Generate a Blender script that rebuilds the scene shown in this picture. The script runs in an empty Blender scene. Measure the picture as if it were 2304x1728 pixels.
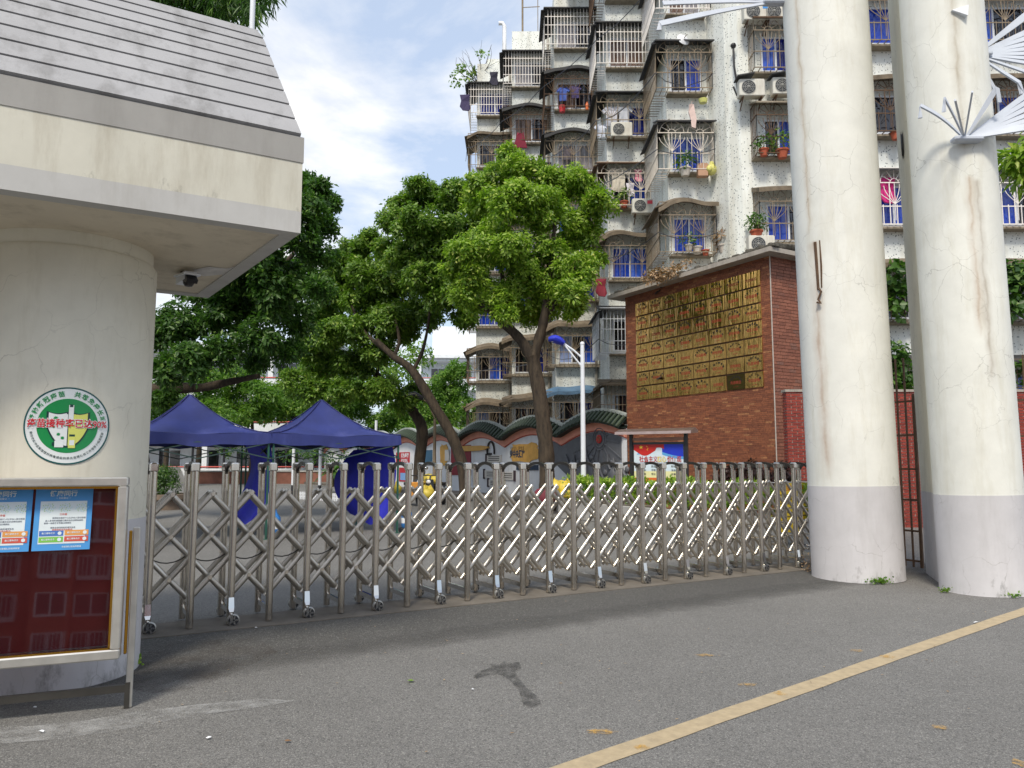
import bpy, bmesh, math, random
import numpy as np
from mathutils import Vector, Matrix
R = math.radians
random.seed(7); rng = np.random.default_rng(7)
scene = bpy.context.scene
col = scene.collection

# ------------------------------------------------------------------ camera
FPX = 1730.0; TH = math.atan((1040 - 864) / FPX); EYE = 1.55
cd = bpy.data.cameras.new('camera'); cam = bpy.data.objects.new('camera', cd); col.objects.link(cam)
cam.location = (0, 0, EYE); cam.rotation_euler = (math.pi / 2 + TH, 0, 0)
cd.sensor_width = 36.0; cd.lens = 36.0 * FPX / 2304.0; cd.clip_start = 0.05; cd.clip_end = 2000
scene.camera = cam

# ------------------------------------------------------------------ sky, sun, exposure
SUN_EL, SUN_AZ = R(51), R(193)          # azimuth measured from +Y towards +X
w = bpy.data.worlds.new('World'); scene.world = w; w.use_nodes = True
nt = w.node_tree; nt.nodes.clear(); L = nt.links.new
out = nt.nodes.new('ShaderNodeOutputWorld'); bg = nt.nodes.new('ShaderNodeBackground')
sky = nt.nodes.new('ShaderNodeTexSky'); sky.sky_type = 'NISHITA'; sky.sun_disc = False
sky.sun_elevation = SUN_EL; sky.sun_rotation = SUN_AZ; sky.air_density = 1.0; sky.dust_density = 1.6; sky.ozone_density = 1.5
tc = nt.nodes.new('ShaderNodeTexCoord'); sep = nt.nodes.new('ShaderNodeSeparateXYZ'); L(tc.outputs['Generated'], sep.inputs[0])
def wmath(op, a, b=None, clamp=False):
    n = nt.nodes.new('ShaderNodeMath'); n.operation = op; n.use_clamp = clamp
    for i, x in enumerate((a, b)):
        if x is None: continue
        if isinstance(x, (int, float)): n.inputs[i].default_value = x
        else: L(x, n.inputs[i])
    return n.outputs[0]
zz = wmath('ADD', wmath('MAXIMUM', sep.outputs[2], 0.0), 0.25)
cx = wmath('DIVIDE', sep.outputs[0], zz); cy = wmath('DIVIDE', sep.outputs[1], zz)
comb = nt.nodes.new('ShaderNodeCombineXYZ'); L(cx, comb.inputs[0]); L(cy, comb.inputs[1]); comb.inputs[2].default_value = 3.7
def wnoise(scale, detail, rough, dist=0.0):
    n = nt.nodes.new('ShaderNodeTexNoise'); n.inputs['Scale'].default_value = scale; n.inputs['Detail'].default_value = detail
    n.inputs['Roughness'].default_value = rough; n.inputs['Distortion'].default_value = dist; L(comb.outputs[0], n.inputs['Vector']); return n.outputs['Fac']
cov = wnoise(1.9, 10, 0.58, 0.3); shade = wnoise(4.2, 9, 0.6, 0.1)
ramp = nt.nodes.new('ShaderNodeValToRGB'); ramp.color_ramp.elements[0].position = 0.46; ramp.color_ramp.elements[1].position = 0.66
L(cov, ramp.inputs[0])
cl = nt.nodes.new('ShaderNodeValToRGB'); cl.color_ramp.elements[0].position = 0.30; cl.color_ramp.elements[1].position = 0.62
cl.color_ramp.elements[0].color = (3.9, 4.05, 4.35, 1); cl.color_ramp.elements[1].color = (5.5, 5.4, 5.25, 1)
L(shade, cl.inputs[0])
tint = nt.nodes.new('ShaderNodeMix'); tint.data_type = 'RGBA'; tint.inputs['Factor'].default_value = 0.68   # thin veil over the open blue
L(sky.outputs[0], tint.inputs[6]); tint.inputs[7].default_value = (3.0, 3.5, 4.3, 1)
mx = nt.nodes.new('ShaderNodeMix'); mx.data_type = 'RGBA'; L(ramp.outputs[0], mx.inputs['Factor']); L(tint.outputs[2], mx.inputs[6]); L(cl.outputs[0], mx.inputs[7])
L(mx.outputs[2], bg.inputs['Color']); bg.inputs['Strength'].default_value = 0.1; L(bg.outputs[0], out.inputs[0])
sd = bpy.data.lights.new('sun', 'SUN'); sd.energy = 1.5; sd.angle = R(12); sd.color = (1.0, 0.92, 0.78)
sun = bpy.data.objects.new('sun', sd); col.objects.link(sun)
sv = Vector((math.sin(SUN_AZ) * math.cos(SUN_EL), math.cos(SUN_AZ) * math.cos(SUN_EL), math.sin(SUN_EL)))
sun.rotation_euler = sv.to_track_quat('Z', 'Y').to_euler()
scene.view_settings.view_transform = 'Standard'; scene.view_settings.look = 'None'
scene.view_settings.gamma = 1.0; scene.view_settings.use_curve_mapping = False
scene.view_settings.exposure = 1.2
scene.render.engine = 'CYCLES'
scene.cycles.max_bounces = 6; scene.cycles.transparent_max_bounces = 8

# ------------------------------------------------------------------ picture measurements -> real positions
CC, SS = math.cos(TH), math.sin(TH)
def ray(u, v):
    a = (u - 1152) / FPX; b = -(v - 864) / FPX
    return Vector((a, CC - b * SS, SS + b * CC))
def at(u, v, Y):
    d = ray(u, v); return Vector((0, 0, EYE)) + d * (Y / d.y)
def ground(u, v, z=0.0):
    d = ray(u, v); return Vector((0, 0, EYE)) + d * ((z - EYE) / d.z)
def hit(u, v, p0, dr):
    """ray against the vertical plane through p0 along the horizontal direction dr -> (distance along dr, height)"""
    d = ray(u, v); nx, ny = -dr[1], dr[0]
    k = (p0[0] * nx + p0[1] * ny) / (d.x * nx + d.y * ny)
    P = Vector((0, 0, EYE)) + d * k
    return (P.x - p0[0]) * dr[0] + (P.y - p0[1]) * dr[1], P.z

T = Vector((0.8652, 0.5014, 0)).normalized(); N = Vector((-T.y, T.x, 0))
ANG = math.atan2(T.y, T.x)

# ------------------------------------------------------------------ materials
def S(r, g, b):
    f = lambda c: (c / 255 / 12.92) if c / 255 <= 0.04045 else ((c / 255 + 0.055) / 1.055) ** 2.4
    return (f(r), f(g), f(b))
class NT:
    def __init__(s, name):
        s.mat = bpy.data.materials.new(name); s.mat.use_nodes = True; s.t = s.mat.node_tree
        s.b = s.t.nodes['Principled BSDF']; s.out = s.t.nodes['Material Output']
        s.tc = s.t.nodes.new('ShaderNodeTexCoord'); s.co = s.tc.outputs['Object']
    def link(s, a, b): s.t.links.new(a, b)
    def new(s, k): return s.t.nodes.new(k)
    def mapped(s, scale=(1, 1, 1), src=None):
        m = s.new('ShaderNodeMapping'); m.inputs['Scale'].default_value = scale; s.link(src or s.co, m.inputs[0]); return m.outputs[0]
    def noise(s, scale, detail=4, rough=0.55, vec=None, dist=0):
        n = s.new('ShaderNodeTexNoise'); n.inputs['Scale'].default_value = scale; n.inputs['Detail'].default_value = detail
        n.inputs['Roughness'].default_value = rough; n.inputs['Distortion'].default_value = dist
        s.link(vec or s.co, n.inputs['Vector']); return n.outputs['Fac']
    def ramp(s, fac, stops):
        n = s.new('ShaderNodeValToRGB'); e = n.color_ramp.elements
        while len(e) < len(stops): e.new(0.5)
        for i, (p, c) in enumerate(stops):
            e[i].position = p; e[i].color = (c, c, c, 1) if isinstance(c, (int, float)) else (*c, 1)
        s.link(fac, n.inputs[0]); return n.outputs[0]
    def mix(s, fac, a, b, mode='MIX'):
        n = s.new('ShaderNodeMix'); n.data_type = 'RGBA'; n.blend_type = mode
        for k, x in ((0, fac), (6, a), (7, b)):
            if isinstance(x, (int, float)): n.inputs[k].default_value = x
            elif isinstance(x, tuple): n.inputs[k].default_value = (*x, 1)
            else: s.link(x, n.inputs[k])
        return n.outputs[2]
    def math(s, op, a, b=None):
        n = s.new('ShaderNodeMath'); n.operation = op
        for i, x in enumerate((a, b)):
            if x is None: continue
            if isinstance(x, (int, float)): n.inputs[i].default_value = x
            else: s.link(x, n.inputs[i])
        return n.outputs[0]
    def voro(s, scale, feature='F1', vec=None, rnd=1.0):
        n = s.new('ShaderNodeTexVoronoi'); n.feature = feature; n.inputs['Scale'].default_value = scale; n.inputs['Randomness'].default_value = rnd
        s.link(vec or s.co, n.inputs['Vector']); return n
    def bump(s, h, strength=0.3, dist=0.02):
        n = s.new('ShaderNodeBump'); n.inputs['Strength'].default_value = strength; n.inputs['Distance'].default_value = dist
        s.link(h, n.inputs['Height']); s.link(n.outputs[0], s.b.inputs['Normal'])
    def color(s, c):
        if isinstance(c, tuple): s.b.inputs['Base Color'].default_value = (*c, 1)
        else: s.link(c, s.b.inputs['Base Color'])
    def island(s):
        return s.new('ShaderNodeNewGeometry').outputs['Random Per Island']
_cache = {}
def P(name, c, rough=0.6, metal=0.0, var=0.12, scale=4.0, bump=0.0, bscale=40.0, spec=0.5, coat=0.0, dirt=None, island=0.0):
    if name in _cache: return _cache[name]
    n = NT(name); b = n.b
    dk = tuple(x * (1 - var) for x in c); lt = tuple(min(1, x * (1 + var)) for x in c)
    cc = n.mix(n.ramp(n.noise(scale, 6, 0.6), [(0.3, 0.0), (0.7, 1.0)]), dk, lt)
    if island:
        r = n.island(); cc = n.mix(r, cc, n.mix(1.0, cc, tuple([1 - island] * 3), 'MULTIPLY'))
    if dirt:
        cc = n.mix(n.ramp(n.noise(scale * 0.6 + 0.4, 8, 0.68, n.mapped((1, 1, 0.35))), [(0.52, 0.0), (0.78, 0.65)]), cc, dirt)
    n.color(cc); b.inputs['Roughness'].default_value = rough; b.inputs['Metallic'].default_value = metal
    b.inputs['Specular IOR Level'].default_value = spec; b.inputs['Coat Weight'].default_value = coat
    if bump: n.bump(n.noise(bscale, 5, 0.6), bump, 0.01)
    _cache[name] = n.mat; return n.mat

def m_asphalt(name, base, patchy):
    n = NT(name)
    g = n.noise(170, 3, 0.7); v = n.voro(115); v2 = n.voro(210)
    big = n.noise(0.35, 5, 0.6); mid = n.noise(2.2, 6, 0.65)
    c = n.mix(n.ramp(big, [(0.35, 0.0), (0.65, 1.0)]), tuple(x * (1 - patchy) for x in base), tuple(x * (1 + patchy) for x in base))
    c = n.mix(n.ramp(mid, [(0.4, 0.0), (0.75, 0.35)]), c, tuple(x * 0.66 for x in base))
    sp = n.ramp(v.outputs['Distance'], [(0.05, 1.5), (0.5, 0.62)])
    c = n.mix(1.0, c, sp, 'MULTIPLY')
    st = n.new('ShaderNodeSeparateColor'); n.link(v.outputs['Color'], st.inputs[0])
    c = n.mix(n.ramp(st.outputs[0], [(0.88, 0.0), (0.94, 0.4)]), c, (0.40, 0.39, 0.36))
    c = n.mix(n.ramp(st.outputs[1], [(0.80, 0.0), (0.88, 0.55)]), c, (0.02, 0.02, 0.02))
    c = n.mix(n.math('MULTIPLY', n.ramp(g, [(0.4, 0.0), (0.7, 1.0)]), 0.35), c, tuple(x * 1.5 for x in base))
    n.color(c); n.b.inputs['Roughness'].default_value = 0.88; n.b.inputs['Specular IOR Level'].default_value = 0.3
    h = n.math('ADD', n.math('MULTIPLY', v.outputs['Distance'], -1.0), n.math('MULTIPLY', g, 0.5)); n.bump(h, 0.75, 0.006)
    return n.mat
def m_plaster(name, base, dirt, cracks=True, stain=0.35, streak=None, mould=None):
    n = NT(name)
    c = n.mix(n.ramp(n.noise(1.6, 7, 0.65), [(0.3, 0.0), (0.72, 1.0)]), tuple(x * 0.88 for x in base), tuple(min(1, x * 1.06) for x in base))
    c = n.mix(n.math('MULTIPLY', n.ramp(n.noise(2.4, 9, 0.7, n.mapped((2.0, 2.0, 0.35))), [(0.5, 0.0), (0.8, 1.0)]), stain), c, dirt)
    c = n.mix(n.ramp(n.noise(26, 6, 0.75), [(0.68, 0.0), (0.76, 0.35)]), c, tuple(x * 0.6 for x in dirt))
    h = n.noise(70, 5, 0.6)
    if cracks:
        warp = n.new('ShaderNodeVectorMath'); warp.operation = 'ADD'
        nz = n.new('ShaderNodeTexNoise'); nz.inputs['Scale'].default_value = 4.0; nz.inputs['Detail'].default_value = 5; n.link(n.co, nz.inputs['Vector'])
        sc = n.new('ShaderNodeVectorMath'); sc.operation = 'SCALE'; sc.inputs['Scale'].default_value = 0.22; n.link(nz.outputs['Color'], sc.inputs[0])
        n.link(n.mapped((1, 1, 0.75)), warp.inputs[0]); n.link(sc.outputs[0], warp.inputs[1])
        v = n.voro(2.3, 'DISTANCE_TO_EDGE', warp.outputs[0])
        line = n.ramp(v.outputs['Distance'], [(0.002, 1.0), (0.007, 0.0)])
        msk = n.ramp(n.noise(0.9, 4, 0.6), [(0.44, 0.0), (0.62, 0.42)])
        c = n.mix(n.math('MULTIPLY', line, msk), c, (0.10, 0.085, 0.06))
    if mould:
        sp = n.new('ShaderNodeSeparateXYZ'); n.link(n.co, sp.inputs[0]); up = n.math('DIVIDE', n.math('SUBTRACT', sp.outputs[2], mould[0]), mould[1])
        f = n.math('SUBTRACT', n.noise(5.5, 9, 0.75, n.mapped((1, 1, 0.45))), n.math('MULTIPLY', up, 0.13)); c = n.mix(n.ramp(f, [(0.51, 0.0), (0.66, 0.62)]), c, (0.08, 0.075, 0.065))
    if streak:
        for (ax, x0, wd, zlo, zhi, cs) in streak:
            sp = n.new('ShaderNodeSeparateXYZ'); n.link(n.co, sp.inputs[0])
            wob = n.math('MULTIPLY', n.math('SUBTRACT', n.noise(3.0, 4), 0.5), 0.10)
            d = n.math('ABSOLUTE', n.math('ADD', n.math('SUBTRACT', sp.outputs[ax], x0), wob))
            f = n.ramp(n.math('DIVIDE', d, wd), [(0.0, 0.62), (0.3, 0.3), (1.0, 0.0)])
            mz = n.math('MULTIPLY', n.ramp(n.math('SUBTRACT', sp.outputs[2], zlo), [(0.0, 0.0), (0.3, 1.0)]), n.ramp(n.math('SUBTRACT', zhi, sp.outputs[2]), [(0.0, 0.0), (0.05, 1.0)]))
            fr = n.math('LESS_THAN', sp.outputs[1], 0.0)
            c = n.mix(n.math('MULTIPLY', n.math('MULTIPLY', n.math('MULTIPLY', f, mz), fr), n.ramp(n.noise(6, 6, 0.7, n.mapped((1, 1, 0.3))), [(0.3, 0.25), (0.65, 1.0)])), c, cs)
    n.color(c); n.b.inputs['Roughness'].default_value = 0.8; n.bump(h, 0.12, 0.006); return n.mat
def m_speckle():
    n = NT('speckled_render')
    base = S(240, 243, 238)
    c = n.mix(n.ramp(n.noise(0.8, 7, 0.65), [(0.3, 0.0), (0.75, 1.0)]), tuple(x * 0.82 for x in base), base)
    c = n.mix(n.ramp(n.noise(0.9, 9, 0.7, n.mapped((1.5, 1.5, 0.18))), [(0.46, 0.0), (0.76, 0.7)]), c, S(156, 146, 120))
    wn = n.new('ShaderNodeVectorMath'); wn.operation = 'ADD'; nz = n.new('ShaderNodeTexNoise'); nz.inputs['Scale'].default_value = 14
    n.link(n.co, nz.inputs['Vector']); sc = n.new('ShaderNodeVectorMath'); sc.operation = 'SCALE'; sc.inputs['Scale'].default_value = 0.06
    n.link(nz.outputs['Color'], sc.inputs[0]); n.link(n.co, wn.inputs[0]); n.link(sc.outputs[0], wn.inputs[1])
    v = n.voro(13.5, vec=wn.outputs[0]); sp = n.new('ShaderNodeSeparateColor'); n.link(v.outputs['Color'], sp.inputs[0])
    dot = n.math('MULTIPLY', n.ramp(v.outputs['Distance'], [(0.20, 1.0), (0.31, 0.0)]), n.math('GREATER_THAN', sp.outputs[0], 0.3))
    c = n.mix(n.math('MULTIPLY', dot, 0.85), c, n.mix(sp.outputs[1], S(40, 66, 84), S(70, 84, 78)))
    n.color(c); n.b.inputs['Roughness'].default_value = 0.85; n.bump(n.noise(60, 4), 0.15, 0.01); return n.mat
def m_brick(name, c1, c2, c3, rough=0.75):
    n = NT(name); r = n.island()
    c = n.mix(n.ramp(r, [(0.0, 0.0), (0.55, 0.55), (1.0, 1.0)]), c1, c2)
    c = n.mix(n.ramp(n.math('FRACT', n.math('MULTIPLY', r, 17.3)), [(0.90, 0.0), (0.95, 0.6)]), c, c3)
    c = n.mix(n.ramp(n.noise(18, 5, 0.7), [(0.45, 0.0), (0.72, 0.75)]), c, tuple(x * 0.45 for x in c1))
    n.color(c); n.b.inputs['Roughness'].default_value = rough; n.bump(n.noise(45, 4, 0.6), 0.35, 0.01); return n.mat
def m_brass():
    n = NT('brass_sheet'); oi = n.new('ShaderNodeObjectInfo')
    mp = n.new('ShaderNodeVectorMath'); mp.operation = 'ADD'; n.link(n.co, mp.inputs[0]); cb = n.new('ShaderNodeCombineXYZ')
    n.link(n.math('MULTIPLY', oi.outputs['Random'], 60.0), cb.inputs[0]); n.link(cb.outputs[0], mp.inputs[1])
    h = n.noise(7.0, 3, 0.6, n.mapped((1, 0.12, 0.05), mp.outputs[0]))
    n.color(n.mix(n.noise(9, 4, 0.6, n.mapped((1, 1, 0.1), mp.outputs[0])), S(196, 142, 74), S(238, 192, 116)))
    n.b.inputs['Metallic'].default_value = 1.0; n.b.inputs['Roughness'].default_value = 0.16; n.bump(h, 1.0, 0.05); return n.mat
def m_steel():
    n = NT('stainless_steel')
    n.color(n.mix(n.noise(5, 6, 0.65, n.mapped((1, 1, 0.4))), S(202, 194, 182), S(234, 229, 221)))
    n.b.inputs['Metallic'].default_value = 1.0
    n.link(n.ramp(n.noise(9, 5, 0.6), [(0.3, 0.10), (0.8, 0.24)]), n.b.inputs['Roughness']); return n.mat
def m_leaf(name, c1, c2, c3, transl=0.42):
    n = NT(name); r = n.island(); t = n.t
    c = n.mix(n.ramp(r, [(0.15, 0.0), (0.8, 1.0)]), c1, c2)
    c = n.mix(n.ramp(n.math('FRACT', n.math('MULTIPLY', r, 13.7)), [(0.84, 0.0), (0.97, 1.0)]), c, c3)
    c = n.mix(n.ramp(n.noise(0.9, 4, 0.6), [(0.35, 0.0), (0.7, 0.5)]), c, c2)
    n.color(c); n.b.inputs['Roughness'].default_value = 0.42; n.b.inputs['Specular IOR Level'].default_value = 0.45
    tr = n.new('ShaderNodeBsdfTranslucent'); n.link(n.mix(1.0, c, (1.0, 1.25, 0.55), 'MULTIPLY'), tr.inputs['Color'])
    ms = n.new('ShaderNodeMixShader'); ms.inputs[0].default_value = transl
    n.link(n.b.outputs[0], ms.inputs[1]); n.link(tr.outputs[0], ms.inputs[2]); n.link(ms.outputs[0], n.out.inputs[0]); return n.mat
def m_bark():
    n = NT('bark'); h = n.noise(9, 8, 0.7, n.mapped((1, 1, 0.25)))
    n.color(n.mix(n.ramp(h, [(0.3, 0.0), (0.7, 1.0)]), S(32, 26, 21), S(84, 72, 58))); n.b.inputs['Roughness'].default_value = 0.9; n.bump(h, 0.8, 0.05); return n.mat
def m_patch(name, c, scale, lo, hi, amount=1.0, rough=0.85):
    """paint or stain worn through in places, so the asphalt under it shows"""
    n = NT(name); n.color(n.mix(n.noise(30, 4), tuple(x * 0.8 for x in c), c)); n.b.inputs['Roughness'].default_value = rough
    f = n.math('MULTIPLY', n.ramp(n.noise(scale, 8, 0.72), [(lo, 0.0), (hi, 1.0)]), amount)
    n.link(f, n.b.inputs['Alpha']); return n.mat
def m_glass(name, tintc=(0.9, 0.95, 0.95), refl=0.25):
    n = NT(name); n.b.inputs['Roughness'].default_value = 0.03; n.color((0.02, 0.02, 0.02))
    tr = n.new('ShaderNodeBsdfTransparent'); tr.inputs[0].default_value = (*tintc, 1)
    gl = n.new('ShaderNodeBsdfGlossy'); gl.inputs['Roughness'].default_value = 0.02
    lw = n.new('ShaderNodeLayerWeight'); lw.inputs[0].default_value = refl
    ms = n.new('ShaderNodeMixShader'); n.link(lw.outputs['Fresnel'], ms.inputs[0]); n.link(tr.outputs[0], ms.inputs[1]); n.link(gl.outputs[0], ms.inputs[2])
    n.link(ms.outputs[0], n.out.inputs[0]); return n.mat

ASPH = m_asphalt('asphalt', (0.215, 0.209, 0.199), 0.10)
ASPH_D = m_asphalt('asphalt_newer', (0.118, 0.115, 0.110), 0.10)
CONC = P('concrete', S(104, 98, 90), 0.85, var=0.25, scale=3, bump=0.4, dirt=S(80, 72, 60))
CREAM = m_plaster('cream_paint', S(220, 216, 200), S(150, 138, 104))
CREAM1 = m_plaster('cream_paint_rust_run', S(226, 226, 219), S(172, 162, 128), streak=[(0, -0.30, 0.10, 1.3, 4.6, S(150, 100, 48)), (0, -0.36, 0.05, 4.6, 9.0, S(160, 128, 84))])
CREAM2 = m_plaster('cream_paint_streaked', S(226, 226, 218), S(168, 158, 122), streak=[(0, 0.16, 0.07, 3.0, 5.05, S(150, 108, 56)), (0, 0.24, 0.06, 2.4, 5.0, S(120, 92, 60)), (0, 0.13, 0.09, 5.2, 9.0, S(140, 120, 86))])
DADO = m_plaster('grey_dado_paint', S(199, 197, 199), S(150, 146, 142), mould=(0.02, 0.27))
GREYBAND = m_plaster('grey_band_paint', S(160, 158, 154), S(116, 112, 106), cracks=False)
GREYBAND2 = m_plaster('pale_grey_band_paint', S(188, 187, 184), S(124, 116, 102), cracks=False)
FASCIA = m_plaster('cream_fascia_paint', S(206, 203, 189), S(128, 112, 84), cracks=False, stain=0.5, mould=(3.345, 0.13))
SOFFIT = m_plaster('soffit_paint', S(214, 204, 184), S(136, 122, 100), cracks=False, stain=0.5)
ROOFB = m_plaster('weathered_roof_board', S(160, 160, 162), S(92, 90, 88), cracks=False, stain=0.75)
DARK = P('black_gap', (0.012, 0.012, 0.016), 0.8)
STEEL = m_steel(); CHROME = P('chrome', S(205, 205, 205), 0.08, 1.0, 0.04)
BLACKM = P('black_metal', (0.02, 0.02, 0.023), 0.35, 0.0)
RUBBER = P('rubber', (0.02, 0.02, 0.02), 0.75)
GOLD = P('gold_trim', S(198, 150, 60), 0.22, 1.0, 0.1)
SPECK = m_speckle()
BRICK = m_brick('brown_brick_tile', S(122, 72, 52), S(154, 94, 64), S(190, 136, 92))
BRICK_S = m_brick('dull_brick_tile', S(124, 76, 60), S(150, 96, 76), S(120, 90, 80))
REDBRICK = m_brick('red_brick', S(128, 46, 36), S(152, 62, 48), S(112, 40, 32))
MORTAR = P('mortar', S(96, 78, 66), 0.9, var=0.2, scale=8)
WMORTAR = P('white_mortar', S(190, 180, 170), 0.9, var=0.15, scale=8)
BRASS = m_brass()
WHITE = P('white_paint', S(226, 228, 232), 0.55, var=0.06, dirt=S(170, 166, 156))
WHITEM = P('white_metal_paint', S(222, 226, 232), 0.35, var=0.04)
BLUE = P('tent_blue', S(36, 46, 108), 0.62, var=0.22, scale=1.6, bump=0.35, bscale=5, dirt=S(84, 90, 150))
BLUE2 = P('curtain_cloth_blue', S(46, 50, 186), 0.6, var=0.2, scale=2.5, bump=0.3, bscale=4)
LAMPBLUE = P('lamp_blue', S(40, 52, 180), 0.3, var=0.05)
BARK = m_bark()
LEAF1 = m_leaf('leaf_bright', S(88, 124, 42), S(150, 178, 62), S(206, 212, 116))
LEAF2 = m_leaf('leaf_mid', S(74, 106, 42), S(118, 150, 56), S(170, 186, 90))
LEAF3 = m_leaf('leaf_dark', S(50, 80, 38), S(80, 116, 48), S(122, 150, 70))
LEAF4 = m_leaf('leaf_young', S(74, 112, 44), S(112, 148, 58), S(160, 184, 84), 0.5)
LEAF5 = m_leaf('leaf_purple', S(50, 34, 34), S(74, 48, 46), S(96, 66, 56))
DRYLEAF = m_leaf('leaf_dry', S(140, 112, 84), S(176, 146, 112), S(120, 88, 60), 0.15)
IRON = P('rusted_iron', S(92, 70, 52), 0.75, 0.2, var=0.3, scale=12)
IRONG = P('grey_iron', S(132, 118, 98), 0.6, 0.2, var=0.25, scale=3, dirt=S(96, 64, 44))
IRONW = P('white_iron', S(228, 222, 216), 0.5, 0.0, var=0.10, scale=6, dirt=S(160, 136, 112))
AWN_D = P('dark_awning', S(48, 48, 50), 0.7, var=0.25, scale=3)
AWN_T = P('mossy_awning', S(112, 100, 84), 0.9, var=0.35, scale=4, dirt=S(58, 50, 42))
AWN_B = P('blue_awning', S(84, 116, 146), 0.7, var=0.2, dirt=S(60, 62, 66))
LEDGE = P('concrete_ledge', S(140, 130, 114), 0.9, var=0.3, scale=5, dirt=S(70, 56, 46))
PANE_B = P('pane_blue_curtain', S(24, 60, 170), 0.12, var=0.3, scale=5, coat=0.5)
PANE_BS = [PANE_B, P('pane_lighter_blue_curtain', S(44, 84, 190), 0.1, var=0.35, scale=4, coat=0.5), P('pane_deep_blue_curtain', S(16, 30, 116), 0.1, var=0.4, scale=4, coat=0.6)]
PANE_D = P('pane_dark', S(36, 34, 40), 0.06, var=0.4, scale=3, coat=0.6)
PANE_C = P('pane_pale_curtain', S(150, 146, 150), 0.12, var=0.2, scale=6, coat=0.5)
PANE_S = P('pane_pale_blue_curtain', S(150, 168, 214), 0.15, var=0.15, scale=5, coat=0.4)
PANE_T = P('pane_brown_curtain', S(112, 88, 74), 0.2, var=0.3, scale=4, coat=0.4)
TILE = P('green_glazed_tile', S(46, 60, 44), 0.5, var=0.4, scale=6, coat=0.05)
COPE = P('grey_coping', S(158, 164, 160), 0.7, var=0.2, scale=3, dirt=S(90, 92, 84))
PINK = P('salmon_paint', S(216, 146, 124), 0.7, var=0.1)
REDP = P('red_paint', S(176, 74, 56), 0.6, var=0.1)
RELIEF = P('grey_relief', S(92, 94, 100), 0.5, var=0.15, scale=3)
YEL = P('road_yellow', S(170, 153, 124), 0.85, var=0.14, scale=14, bump=0.4, bscale=90, dirt=S(130, 120, 102))
OCHRE = P('ochre_board', S(206, 158, 78), 0.6, var=0.15, scale=4)
IRONB = P('rust_streaked_iron', S(206, 196, 182), 0.55, 0.0, var=0.12, scale=2.5, dirt=S(122, 78, 50))
STONE = P('grey_stone', S(160, 158, 154), 0.85, var=0.2, scale=3, bump=0.3)
def flat(name, rgb, rough=0.5): return P(name, S(*rgb), rough, var=0.05, scale=6)

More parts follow.
